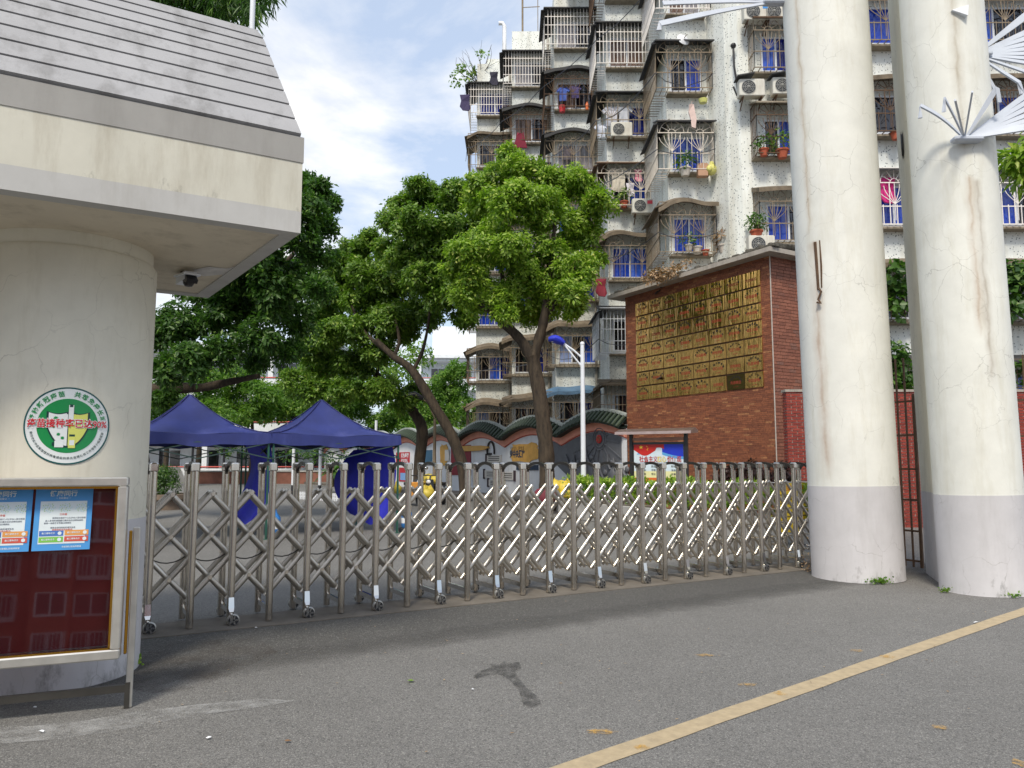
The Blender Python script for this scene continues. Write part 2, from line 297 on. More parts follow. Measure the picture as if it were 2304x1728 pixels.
# ------------------------------------------------------------------ mesh builder
class MB:
    def __init__(s): s.v = []; s.f = []; s.m = []; s.M = None
    def add(s, vs, fs, m=0):
        o = len(s.v)
        if s.M is not None: vs = [s.M @ Vector(p) for p in vs]
        s.v.extend([tuple(p) for p in vs]); s.f.extend([tuple(i + o for i in f) for f in fs]); s.m.extend([m] * len(fs)); return s
    def box(s, x0, x1, y0, y1, z0, z1, m=0):
        return s.add([(x, y, z) for z in (z0, z1) for y in (y0, y1) for x in (x0, x1)],
                     [(0, 2, 3, 1), (4, 5, 7, 6), (0, 1, 5, 4), (2, 6, 7, 3), (0, 4, 6, 2), (1, 3, 7, 5)], m)
    def cham(s, x0, x1, y0, y1, z0, z1, c, m=0):
        """box with its edges along z and its top edges cut back by c"""
        def ring(k, z):
            a, b, d, e = x0 + k, x1 - k, y0 + k, y1 - k
            return [(a + c, d, z), (b - c, d, z), (b, d + c, z), (b, e - c, z), (b - c, e, z), (a + c, e, z), (a, e - c, z), (a, d + c, z)]
        vs = ring(c, z0) + ring(0, z0 + c) + ring(0, z1 - c) + ring(c, z1)
        fs = [tuple(range(7, -1, -1)), tuple(range(24, 32))]
        for k in range(3):
            for i in range(8): fs.append((k * 8 + i, k * 8 + (i + 1) % 8, k * 8 + 8 + (i + 1) % 8, k * 8 + 8 + i))
        return s.add(vs, fs, m)
    def bar(s, p, q, wd, ht=None, up=(0, 0, 1), m=0):
        p, q = Vector(p), Vector(q); d = (q - p).normalized(); u = Vector(up)
        if abs(d.dot(u)) > 0.98: u = Vector((0, 1, 0)) if abs(d.y) < 0.9 else Vector((1, 0, 0))
        sx = d.cross(u).normalized(); sz = sx.cross(d).normalized(); ht = ht or wd
        vs = [e + sx * (i * wd / 2) + sz * (j * ht / 2) for e in (p, q) for j in (-1, 1) for i in (-1, 1)]
        return s.add(vs, [(0, 2, 3, 1), (4, 5, 7, 6), (0, 1, 5, 4), (2, 6, 7, 3), (0, 4, 6, 2), (1, 3, 7, 5)], m)
    def path(s, pts, rad, n=8, m=0, cap=True):
        pts = [Vector(p) for p in pts]; k = len(pts)
        rad = rad if isinstance(rad, (list, tuple)) else [rad] * k
        vs = []; u = None
        for i in range(k):
            d = (pts[min(i + 1, k - 1)] - pts[max(i - 1, 0)]).normalized()
            if u is None: u = d.orthogonal().normalized()
            u = (u - d * u.dot(d)).normalized(); w_ = d.cross(u)
            for j in range(n):
                a = 2 * math.pi * j / n; vs.append(pts[i] + (u * math.cos(a) + w_ * math.sin(a)) * rad[i])
        fs = [(i * n + j, i * n + (j + 1) % n, (i + 1) * n + (j + 1) % n, (i + 1) * n + j) for i in range(k - 1) for j in range(n)]
        if cap: fs += [tuple(range(n - 1, -1, -1)), tuple(range((k - 1) * n, k * n))]
        return s.add(vs, fs, m)
    def tube(s, p, q, r, r2=None, n=8, m=0): return s.path([p, q], [r, r if r2 is None else r2], n, m)
    def lathe(s, prof, n=32, c=(0, 0, 0), m=0, a0=0.0, a1=2 * math.pi, ax=1.0):
        full = abs(a1 - a0 - 2 * math.pi) < 1e-6; k = n if full else n + 1; vs = []
        for (r, z) in prof:
            for j in range(k):
                a = a0 + (a1 - a0) * j / n; vs.append((c[0] + r * math.cos(a) * ax, c[1] + r * math.sin(a), c[2] + z))
        fs = []
        for i in range(len(prof) - 1):
            for j in range(n):
                j2 = (j + 1) % k; fs.append((i * k + j, i * k + j2, (i + 1) * k + j2, (i + 1) * k + j))
        if full:
            if prof[0][0] > 1e-6: fs.append(tuple(range(k - 1, -1, -1)))
            if prof[-1][0] > 1e-6: fs.append(tuple(range((len(prof) - 1) * k, len(prof) * k)))
        return s.add(vs, fs, m)
    def prism(s, poly, o, ex, ey, ez, d, m=0):
        """polygon (x, y) in the frame o, ex, ey pushed d along ez"""
        o, ex, ey, ez = Vector(o), Vector(ex), Vector(ey), Vector(ez); n = len(poly)
        a = [o + ex * x + ey * y for x, y in poly]; b = [p + ez * d for p in a]
        return s.add(a + b, [tuple(range(n - 1, -1, -1)), tuple(range(n, 2 * n))] + [(i, (i + 1) % n, n + (i + 1) % n, n + i) for i in range(n)], m)
    def ball(s, c, r, m=0, n=10, sq=(1, 1, 1)):
        vs = []; k = n // 2
        for i in range(k + 1):
            th = math.pi * i / k
            for j in range(n):
                a = 2 * math.pi * j / n
                vs.append((c[0] + r * sq[0] * math.sin(th) * math.cos(a), c[1] + r * sq[1] * math.sin(th) * math.sin(a), c[2] + r * sq[2] * math.cos(th)))
        fs = [(i * n + j, i * n + (j + 1) % n, (i + 1) * n + (j + 1) % n, (i + 1) * n + j) for i in range(k) for j in range(n)]
        return s.add(vs, [f[::-1] for f in fs], m)
    def mesh(s, name, mats, smooth=False):
        me = bpy.data.meshes.new(name); me.from_pydata(s.v, [], s.f)
        for x in (mats if isinstance(mats, (list, tuple)) else [mats]): me.materials.append(x)
        if any(s.m): me.polygons.foreach_set('material_index', s.m)
        if smooth: me.polygons.foreach_set('use_smooth', [True] * len(me.polygons)); me.set_sharp_from_angle(angle=R(smooth if smooth is not True else 40))
        me.update(); return me
    def build(s, name, mats, parent=None, smooth=False, **kw): return link(name, s.mesh(name, mats, smooth), parent, **kw)
def link(name, me, parent=None, loc=None, rot=None, scale=None, **props):
    o = bpy.data.objects.new(name, me); col.objects.link(o)
    if parent is not None: o.parent = parent
    if loc is not None: o.location = loc
    if rot is not None: o.rotation_euler = rot
    if scale is not None: o.scale = scale
    for k, x in props.items(): o[k] = x
    return o
def thing(name, label, cat, loc=(0, 0, 0), rz=0.0, group=None):
    o = bpy.data.objects.new(name, None); col.objects.link(o); o.location = loc; o.rotation_euler = (0, 0, rz); o.empty_display_size = 0.2
    o['label'] = label; o['category'] = cat
    if group: o['group'] = group
    return o
def tag(o, label, cat, group=None):
    o['label'] = label; o['category'] = cat
    if group: o['group'] = group
    return o
def copy_tree(o, loc=None, rot=None, label=None, parent=None):
    c = o.copy(); col.objects.link(c)
    if parent is not None: c.parent = parent
    if loc is not None: c.location = loc
    if rot is not None: c.rotation_euler = rot
    if label: c['label'] = label
    for ch in list(o.children): copy_tree(ch, parent=c)
    return c
_txt = {}
def text_geo(body, bold=0.0):
    k = (body, bold)
    if k not in _txt:
        cu = bpy.data.curves.new('lettering', 'FONT'); cu.body = body; cu.align_x = 'CENTER'; cu.align_y = 'CENTER'; cu.offset = bold; cu.resolution_u = 2; cu.fill_mode = 'FRONT'
        ob = bpy.data.objects.new('lettering', cu); col.objects.link(ob); bpy.context.view_layer.update()
        me = bpy.data.meshes.new_from_object(ob.evaluated_get(bpy.context.evaluated_depsgraph_get()))
        _txt[k] = ([(q.co.x, q.co.y) for q in me.vertices], [tuple(p.vertices) for p in me.polygons])
        bpy.data.objects.remove(ob); bpy.data.curves.remove(cu); bpy.data.meshes.remove(me)
    return _txt[k]
def put_text(mb, body, size, fn, x=0.0, y=0.0, m=0, bold=0.012, wid=None, rot=0.0):
    """flat lettering laid out in a 2D design plane; fn turns (x, y) of that plane into a point"""
    vs, fs = text_geo(body, bold); sx = size
    if wid and vs:
        w0 = max(p[0] for p in vs) - min(p[0] for p in vs); sx = wid / w0
    ca, sa = math.cos(rot), math.sin(rot)
    mb.add([fn(x + (p[0] * sx) * ca - (p[1] * size) * sa, y + (p[0] * sx) * sa + (p[1] * size) * ca) for p in vs], fs, m)
def frame_fn(o, ex, ey, ez, lift): 
    o, ex, ey, ez = Vector(o), Vector(ex), Vector(ey), Vector(ez)
    return lambda x, y: o + ex * x + ey * y + ez * lift
def poly(mb, pts, fn, m=0): mb.add([fn(*p) for p in pts], [tuple(range(len(pts)))], m)
def rect(mb, x0, x1, y0, y1, fn, m=0): poly(mb, [(x0, y0), (x1, y0), (x1, y1), (x0, y1)], fn, m)

# ================================================================== ground, road, track, markings
mb = MB(); mb.add([(-400, -300, 0), (400, -300, 0), (400, 700, 0), (-400, 700, 0)], [(0, 1, 2, 3)])
mb.build('road', ASPH, kind='structure')
GS = Vector((-3.31, 7.15, 0))                         # gate: foot of the first front post
def gl(x, y, z=0.0): return GS + T * x + N * y + Vector((0, 0, z))
mb = MB(); mb.add([(-2.6, -2.3, .004), (10.8, -2.3, .004), (10.8, -.22, .004), (-2.6, -.22, .004)], [(0, 1, 2, 3)])
ap = ASPH_D.node_tree; apb = ap.nodes['Principled BSDF']                # the newer strip feathers into the old surface along an uneven edge
def apn(op, a, b):
    n = ap.nodes.new('ShaderNodeMath'); n.operation = op
    for i, x in enumerate((a, b)):
        if isinstance(x, (int, float)): n.inputs[i].default_value = x
        else: ap.links.new(x, n.inputs[i])
    return n.outputs[0]
atc = ap.nodes.new('ShaderNodeTexCoord'); asp = ap.nodes.new('ShaderNodeSeparateXYZ'); ap.links.new(atc.outputs['Object'], asp.inputs[0])
anz = ap.nodes.new('ShaderNodeTexNoise'); anz.inputs['Scale'].default_value = 2.6; anz.inputs['Detail'].default_value = 9; anz.inputs['Roughness'].default_value = .7; ap.links.new(atc.outputs['Object'], anz.inputs['Vector'])
edge = apn('ADD', apn('SUBTRACT', asp.outputs[1], apn('MULTIPLY', asp.outputs[0], .045)), apn('MULTIPLY', anz.outputs['Fac'], .55))
arp = ap.nodes.new('ShaderNodeValToRGB'); arp.color_ramp.elements[0].position = .12; arp.color_ramp.elements[1].position = .80; arp.color_ramp.elements[1].color = (.92, .92, .92, 1); ap.links.new(apn('ADD', edge, 1.75), arp.inputs[0]); ap.links.new(arp.outputs[0], apb.inputs['Alpha'])
mb.build('road_apron', ASPH_D, kind='structure', loc=GS, rot=(0, 0, ANG))
mb = MB(); mb.M = Matrix.Translation(GS) @ Matrix.Rotation(ANG, 4, 'Z')
mb.box(-2.5, 10.5, -0.22, 0.42, -0.05, 0.012); mb.build('gate_track', CONC, kind='structure')
ya = Vector((0.32, 4.1, 0)); yd = (Vector((5.35, 8.235, 0)) - ya).normalized(); yn = Vector((-yd.y, yd.x, 0))
mb = MB(); k = 80; a_, b_ = [], []
for i in range(k + 1):
    c = ya + yd * (-4 + 24 * i / k); a_.append(c + yn * (-0.075 + rng.normal(0, 0.003)) + Vector((0, 0, .004))); b_.append(c + yn * (0.075 + rng.normal(0, 0.003)) + Vector((0, 0, .004)))
mb.add(a_ + b_, [(i, i + 1, k + 2 + i, k + 1 + i) for i in range(k)])
mb.build('yellow_road_line', YEL, kind='structure')
YP = m_patch('worn_yellow_paint', S(210, 164, 74), 22, 0.40, 0.64, 0.7)
mb = MB()
for (u, v, rx, ry) in ((1300, 1583, .11, .035), (1385, 1617, .055, .035), (1615, 1481, .10, .03), (1685, 1500, .055, .04), (1850, 1407, .08, .03), (1918, 1420, .07, .045), (1520, 1417, .10, .03), (2030, 1573, .06, .03), (2205, 1652, .05, .05)):
    c = ground(u * 1.0416, v * 1.0416); n_ = 14; r0 = random.random() * 6; rx *= .72; ry *= .8
    mb.add([(c.x + rx * math.cos(2 * math.pi * j / n_) * (1 + .3 * math.sin(3 * j + r0)), c.y + ry * math.sin(2 * math.pi * j / n_) * 1.5 * (1 + .3 * math.cos(2 * j + r0)), 0.008) for j in range(n_)], [tuple(range(n_))])
mb.build('yellow_paint_marking', YP, kind='structure')
STAIN = m_patch('wet_stain', (0.05, 0.048, 0.045), 11, 0.34, 0.68, 0.7, 0.7)
mb = MB()
def blot(pts, z=0.008): mb.add([(*ground(u * 1.0416, v * 1.0416).xy, z) for u, v in pts], [tuple(range(len(pts)))])
blot([(1022, 1462), (1040, 1450), (1062, 1444), (1058, 1436), (1078, 1438), (1088, 1430), (1106, 1434), (1122, 1432), (1126, 1444), (1112, 1452), (1122, 1468), (1136, 1486), (1150, 1498), (1166, 1510), (1168, 1522), (1150, 1530), (1130, 1524), (1126, 1510), (1120, 1492), (1104, 1474), (1088, 1462), (1070, 1456), (1048, 1462), (1030, 1468)])
mb.build('road_stain', STAIN, kind='structure')
CRK = m_patch('road_crack_fill', (0.03, 0.029, 0.027), 11, .42, .66, .5)
mb = MB(); g_ = random.Random(5)
for (u0, v0, u1, v1) in ((1420, 1600, 1000, 1420), (1000, 1420, 1320, 1330), (700, 1640, 560, 1500), (1900, 1560, 1620, 1400)):
    A_, B_ = ground(u0 * 1.0416, v0 * 1.0416), ground(u1 * 1.0416, v1 * 1.0416); L_ = (B_ - A_).length; q = [A_.lerp(B_, i / 40) + Vector((g_.gauss(0, .018), g_.gauss(0, .018), .0085)) for i in range(41)]
    sd_ = Vector((-(B_ - A_).y, (B_ - A_).x, 0)).normalized(); k = len(q); wv = [.0035 * g_.uniform(.3, 1) for _ in q]
    mb.add([p - sd_ * w_ for p, w_ in zip(q, wv)] + [p + sd_ * w_ for p, w_ in zip(q, wv)], [(i, i + 1, k + i + 1, k + i) for i in range(k - 1)])
mb.build('road_crack', CRK, kind='structure')
SMEAR = m_patch('lime_smear', S(206, 206, 204), 5.0, 0.40, 0.78, 0.55)
mb = MB(); blot([(-60, 1575), (60, 1572), (180, 1560), (300, 1540), (430, 1524), (560, 1512), (640, 1516), (560, 1530), (420, 1548), (330, 1566), (230, 1585), (120, 1600), (-60, 1614)])
mb.build('road_lime_marking', SMEAR, kind='structure')
DIRT = m_patch('dirt_by_pillar', S(70, 56, 44), 3.0, 0.42, 0.85, 0.5)
mb = MB(); blot([(285, 1440), (330, 1400), (420, 1385), (560, 1380), (600, 1410), (520, 1450), (420, 1490), (330, 1500), (280, 1490)], .008); mb.build('road_dirt', DIRT, kind='structure')

# ================================================================== gatehouse: round pillar under a banded canopy
CC0 = Vector((-3.433, 5.875, 0)); CR = 0.605; ZS = 3.20
gh = thing('gatehouse', 'cream gatehouse canopy with grey bands and boarded roof on one thick round pillar', 'gatehouse', CC0, ANG)
def prof(r, z0, z1): return [(r, z0), (r, z1)]
m = MB(); m.lathe([(CR + .006, 0.0), (CR + .004, 1.13)], 72); m.build('pillar_dado', DADO, gh, smooth=True)
m = MB(); m.lathe([(CR, 1.13), (CR, 3.07), (CR - .02, 3.10), (CR - .04, 3.105)], 72); m.build('pillar', CREAM, gh, smooth=True)
m = MB(); m.lathe([(CR - .045, 3.06), (CR - .03, 3.08), (CR - .03, ZS + 0.01)], 72); m.build('pillar_collar', CREAM, gh, smooth=True)
# canopy in gatehouse axes: x along the gate, y back
P1 = Vector((-1.52, 5.39, 0)) - CC0; X1 = P1.dot(T); Y0 = P1.dot(N); Y1 = Y0 + 2.66; X0 = X1 - 4.6; XB = X1 - 0.22
def slab(z0, z1, pr=0.0):
    m = MB(); a = [(X0 - pr, Y0 - pr), (X1 + pr, Y0 - pr), (XB + pr, Y1 + pr), (X0 - pr, Y1 + pr)]
    m.prism(a, (0, 0, z0), (1, 0, 0), (0, 1, 0), (0, 0, 1), z1 - z0); return m
slab(ZS + .001, ZS + .04, -.012).build('soffit', SOFFIT, gh)
m = MB()
def band(z0, z1, pr, mat, name):
    m = MB(); o = [(X0, Y0 - pr), (X1 + pr, Y0 - pr), (XB + pr, Y1 + pr), (X0, Y1 + pr)]; i_ = [(X0, Y0 + .12), (X1 - .12, Y0 + .12), (XB - .12, Y1 - .12), (X0, Y1 - .12)]
    vs = [(x, y, z) for z in (z0, z1) for (x, y) in o + i_]
    fs = []
    for q in range(3):
        fs += [(q, q + 1, 8 + q + 1, 8 + q), (4 + q + 1, 4 + q, 12 + q, 12 + q + 1), (q + 1, q, 4 + q, 4 + q + 1), (8 + q, 8 + q + 1, 12 + q + 1, 12 + q)]
    m.add(vs, fs); m.build(name, mat, gh)
band(ZS - .012, ZS + .145, 0.0, GREYBAND2, 'lower_grey_band')
band(ZS + .145, ZS + .51, 0.0, FASCIA, 'cream_band')
band(ZS + .51, ZS + .70, 0.006, GREYBAND, 'upper_grey_band')
# boarded roof slope, boards lapped with dark open joints
NB = 9; RUN, RISE = 0.80, 1.16; ZR = ZS + .70; zt = [0.0]
hts = [0.155, 0.15, 0.145, 0.14, 0.13, 0.12, 0.115, 0.10, 0.105]
for h in hts: zt.append(zt[-1] + h * RISE / sum(hts))
SL = Vector((0, RUN, RISE)).normalized(); SNm = Vector((0, -RISE, RUN)).normalized()
Lr = math.hypot(RUN, RISE)
for i in range(NB):
    s0, s1 = zt[i] / RISE * Lr, zt[i + 1] / RISE * Lr - 0.024
    e0, e1 = X1 - 0.02 - 0.16 * s0 / Lr, X1 - 0.02 - 0.16 * s1 / Lr
    if i == NB - 1: e1 -= .03
    o = Vector((0, Y0 + .01, ZR + .002)); m = MB()
    m.add([o + SL * s + SNm * t_ + Vector((x, 0, 0)) for t_ in (0.0, 0.035) for s, x in ((s0, X0), (s0, e0), (s1, e1), (s1, X0))],
          [(0, 3, 2, 1), (4, 5, 6, 7), (0, 1, 5, 4), (1, 2, 6, 5), (2, 3, 7, 6), (3, 0, 4, 7)]); m.build('roof_board', ROOFB, gh)
m = MB(); o = Vector((0, Y0 + .03, ZR)); m.add([o + SL * s + Vector((x, 0, 0)) for s, x in ((0, X0), (0, X1 - .05), (Lr - .02, X1 - .22), (Lr - .02, X0))] , [(0, 1, 2, 3)])
m.add([(X1 - .05, Y0 + .03, ZR), (XB - .05, Y1 - .03, ZR), (XB - .22, Y0 + .02 + RUN + .5, ZR + RISE - .03), (X1 - .22, Y0 + .02 + RUN, ZR + RISE - .03)], [(0, 1, 2, 3)])
m.add([(X0, Y0 + .02 + RUN, ZR + RISE - .03), (X1 - .22, Y0 + .02 + RUN, ZR + RISE - .03), (XB - .22, Y1 - .5, ZR + RISE - .03), (X0, Y1 - .5, ZR + RISE - .03)], [(0, 1, 2, 3)])
m.build('roof_underlay', DARK, gh)
m = MB(); pp = Vector((X1 - .22, Y0 + RUN + .1, ZR + RISE - .1)); m.tube(pp, pp + Vector((0, 0, 2.5)), .022, n=10); m.build('standpipe', WHITEM, gh, smooth=True)

m = MB(); pq = [ground(u * 1.0416, v * 1.0416, ZS - .003) for u, v in ((418, 583), (450, 576), (490, 580), (515, 574), (521, 584), (498, 592), (470, 594), (440, 597), (424, 592))]; inv_ = Matrix.Rotation(-ANG, 4, 'Z')
m.add([inv_ @ (q - CC0) for q in pq], [tuple(range(len(pq)))[::-1]]); m.build('plaster_patch', P('bare_plaster', S(206, 204, 202), .85, var=.15, scale=9, bump=.4), gh)
# security camera under the soffit
cp = ground(417, 640, ZS - .12)
sc_ = thing('security_camera', 'white security camera with black hooded front under the canopy soffit', 'camera', (cp.x, cp.y, ZS - .02), R(-52))
m = MB(); m.box(-.12, .15, -.05, .05, -.085, -.015); m.prism([(-.12, -.01), (.2, -.045), (.2, -.03), (-.12, .005)], (0, -.07, -.01), (1, 0, 0), (0, 0, 1), (0, 1, 0), .14); m.build('housing', WHITEM, sc_)
m = MB(); m.lathe([(0.002, -.04), (.03, -.034), (.045, -.01), (.046, .02)], 20, (.10, 0, -.10)); m.prism([(-.12, -.012), (.19, -.115), (.22, -.09), (.16, -.04)], (0, -.045, -.01), (1, 0, 0), (0, 0, 1), (0, 1, 0), .09); m.build('dark_dome', BLACKM, sc_, smooth=True)
m = MB(); m.tube((-.06, 0, -.03), (-.06, 0, .03), .03); m.path([(-.1, 0, -.04), (-.2, .02, -.05), (-.28, .03, 0), (-.36, .1, .01)], .008, 6); m.build('bracket', IRONG, sc_)

# round vaccination sticker on the pillar
d = ray(153, 958); ox, oy = -CC0.x, -CC0.y; A = d.x ** 2 + d.y ** 2; B = 2 * (ox * d.x + oy * d.y); C_ = ox * ox + oy * oy - CR * CR
kk = (-B - math.sqrt(B * B - 4 * A * C_)) / (2 * A); sp0 = d * kk; th0 = math.atan2(sp0.y - CC0.y, sp0.x - CC0.x); zc = EYE + sp0.z
st = thing('round_sticker', 'round green and white vaccination sticker with red lettering across its middle', 'sticker', CC0)
def cyl(lift):
    r = CR + lift
    return lambda x, y: Vector((r * math.cos(th0 + x / CR), r * math.sin(th0 + x / CR), zc + y))
def disc(mb, r0, r1, fn, m_=0, n=64, k=5):
    vs = [fn((r0 + (r1 - r0) * i / k) * math.cos(2 * math.pi * j / n), (r0 + (r1 - r0) * i / k) * math.sin(2 * math.pi * j / n)) for i in range(k + 1) for j in range(n)]
    mb.add(vs, [(i * n + j, i * n + (j + 1) % n, (i + 1) * n + (j + 1) % n, (i + 1) * n + j) for i in range(k) for j in range(n)], m_)
STW = flat('sticker_white', (226, 232, 232), .35); STG = flat('sticker_green', (22, 140, 74), .35); STD = flat('sticker_rim', (16, 84, 84), .35)
STR = flat('sticker_red', (206, 30, 44), .35); STY = flat('sticker_yellow', (216, 220, 110), .35); STK = flat('sticker_dark', (20, 60, 58), .35)
rr = .270
m = MB(); disc(m, .002, rr, cyl(.003)); m.build('sticker_sheet', STW, st)
m = MB(); disc(m, rr * .962, rr, cyl(.0045)); m.build('rim_ring', STD, st)
m = MB(); disc(m, .002, rr * .70, cyl(.0045)); m.build('green_disc', STG, st)
m = MB(); f = cyl(.006)
def shield(pts, fn, mtl):
    """left-to-right strips between the shield's top and bottom outlines, so it follows the round pillar"""
    n = len(pts); m.add([fn(x, t_) for x, t_, b_ in pts] + [fn(x, b_) for x, t_, b_ in pts], [(n + i, n + i + 1, i + 1, i) for i in range(n - 1)], mtl)
def outline(x0, x1, k, sc):
    o = []
    for i in range(k + 1):
        x = x0 + (x1 - x0) * i / k; q = abs(x) / .122; o.append((x * sc, (.092 - .014 * math.sin(min(1.0, q) * math.pi)) * sc, -(.135 * (1 - q ** 2.4) + .004) * sc))
    return o
shield(outline(-.121, .121, 22, 1.09), cyl(.0062), 2); shield(outline(-.118, -.003, 11, 1.0), cyl(.0076), 0); shield(outline(.003, .118, 11, 1.0), cyl(.0076), 1)
f = cyl(.0092)
for (x, y, r) in ((-.075, .05, .017), (-.035, .035, .014), (-.055, -.06, .013), (-.03, -.085, .013), (-.085, -.01, .01), (-.02, .0, .008)):
    poly(m, [(x + r * (1 if j % 2 else .6) * math.cos(j * math.pi / 9), y + r * (1 if j % 2 else .6) * math.sin(j * math.pi / 9)) for j in range(18)], f, 3)
rect(m, .0, .03, .02, .145, f, 0); rect(m, -.012, .042, .082, .09, f, 2); rect(m, .005, .025, .13, .15, f, 2)
rect(m, -.075, -.022, -.15, -.105, f, 0); rect(m, -.09, -.075, -.14, -.115, f, 2); rect(m, .006, .048, -.155, -.075, f, 1); rect(m, .01, .044, -.075, -.06, f, 2); rect(m, .012, .042, -.135, -.1, f, 0)
m.build('shield_emblem', [STW, STY, STK, STG], st)
def arc_text(mb, body, size, r, a0, a1, fn, m_=0, inward=False, bold=.012):
    n = len(body)
    for i, chx in enumerate(body):
        if chx == ' ': continue
        a = a0 + (a1 - a0) * i / max(1, n - 1)
        put_text(mb, chx, size, fn, r * math.cos(a), r * math.sin(a), m_, bold, None, a - math.pi / 2 if not inward else a + math.pi / 2)
m = MB(); arc_text(m, '接种新冠疫苗 共筑免疫长城', .042, rr * .82, R(166), R(14), cyl(.0065), bold=.02); m.build('upper_lettering', STG, st)
m = MB(); arc_text(m, '柳州市城中区新型冠状病毒感染的肺炎疫情防控工作领导小组指挥部', .0185, rr * .84, R(193), R(347), cyl(.0065), inward=True); m.build('lower_lettering', STK, st)
m = MB(); put_text(m, '疫苗接种率已达90%', .066, cyl(.0108), 0, .012, 0, .06, .50); m.build('lettering_outline', STW, st)
m = MB(); put_text(m, '疫苗接种率已达90%', .064, cyl(.0124), 0, .012, 0, .016, .49); m.build('red_lettering', STR, st)

# ================================================================== glazed notice board in front of the pillar
BO = Vector((-2.49, 5.05, 0)); BD = Vector((-0.925, -0.38, 0)).normalized(); BNm = Vector((-BD.y, BD.x, 0))   # BNm: towards the camera
if BNm.y > 0: BNm = -BNm
BA = math.atan2(BD.y, BD.x)
nb = thing('notice_board', 'glazed notice board with polished steel frame and dark red backing', 'notice board', BO, BA)
sgn = 1.0 if Vector((-math.sin(BA), math.cos(BA), 0)).dot(BNm) > 0 else -1.0     # local y that faces the camera
REDB = P('dark_red_backing', S(122, 18, 26), 0.5, var=0.1, scale=1.2)
def bx(m, x0, x1, a, b, z0, z1, mi=0): m.box(x0, x1, min(a * sgn, b * sgn), max(a * sgn, b * sgn), z0, z1, mi)
GLY = lambda z: .022 + (ZB1 - .07 - z) * .118        # the pane leans back inside its deep frame
SILV = P('polished_silver', S(214, 212, 206), 0.28, 0.75, var=0.12, scale=7)
ZB0, ZB1, BL = 0.335, 1.455, 1.75
for nm, args in (('top_rail', (0, BL, 0, .15, ZB1 - .055, ZB1)), ('bottom_rail', (0, BL, 0, .15, ZB0, ZB0 + .06))):
    m = MB(); x0, x1, a, b, z0, z1 = args; m.cham(x0, x1, min(a * sgn, b * sgn), max(a * sgn, b * sgn), z0, z1, .008); m.build(nm, SILV, nb)
for x in (0.0, BL - .055):
    m = MB(); m.cham(x, x + .055, min(0, .15 * sgn), max(0, .15 * sgn), ZB0 + .06, ZB1 - .055, .008); m.build('side_rail', SILV, nb)
m = MB(); bx(m, .055, BL - .055, .12, .138, ZB1 - .07, ZB1 - .055); bx(m, .055, .068, .12, .138, ZB0 + .06, ZB1 - .07); bx(m, .055, BL - .055, .12, .138, ZB0 + .06, ZB0 + .072); m.build('gold_trim', GOLD, nb)
m = MB(); bx(m, .056, BL - .056, .004, .012, ZB0 + .061, ZB1 - .056); m.build('backing_panel', REDB, nb)
m = MB(); m.add([(x, sgn * y, z) for x in (.068, BL - .056) for (y, z) in ((GLY(ZB0 + .07), ZB0 + .07), (GLY(ZB1 - .07), ZB1 - .07), (GLY(ZB1 - .07) - .004, ZB1 - .07), (GLY(ZB0 + .07) - .004, ZB0 + .07))], [(0, 1, 5, 4), (1, 2, 6, 5), (2, 3, 7, 6), (3, 0, 4, 7), (0, 3, 2, 1), (4, 5, 6, 7)]); m.build('glass_pane', m_glass('board_glass', (0.97, 0.97, 0.97), 0.36), nb)
m = MB(); m.cham(-.075, -.035, min(-.03 * sgn, .0), max(-.03 * sgn, 0) + .02, 0, 1.13, .005); m.cham(-.03, -.012, min(-.02 * sgn, .0), max(-.02 * sgn, 0) + .02, ZB0, 1.11, .004, 1); m.build('post', [SILV, GOLD], nb)
m = MB(); bx(m, -.06, BL, -.01, .02, .10, .145); bx(m, -.06, -.03, -.02, .03, 0, .16); m.build('lower_rail', P('dull_dark_steel', S(78, 76, 72), .45, .6, var=.2), nb)
def bfn(lift): return lambda x, y: Vector((x, lift * sgn, y))
PBL = flat('poster_blue', (74, 146, 208), .4); PWH = flat('poster_white', (212, 222, 226), .4); PGR = flat('poster_green', (120, 186, 80), .4); POR = flat('poster_orange', (214, 150, 80), .4)
PRD = flat('poster_red', (198, 84, 70), .4); PTX = flat('poster_text', (96, 104, 120), .4); PTQ = flat('poster_cyan', (150, 206, 214), .4); PB2 = flat('poster_deep_blue', (70, 112, 186), .4)
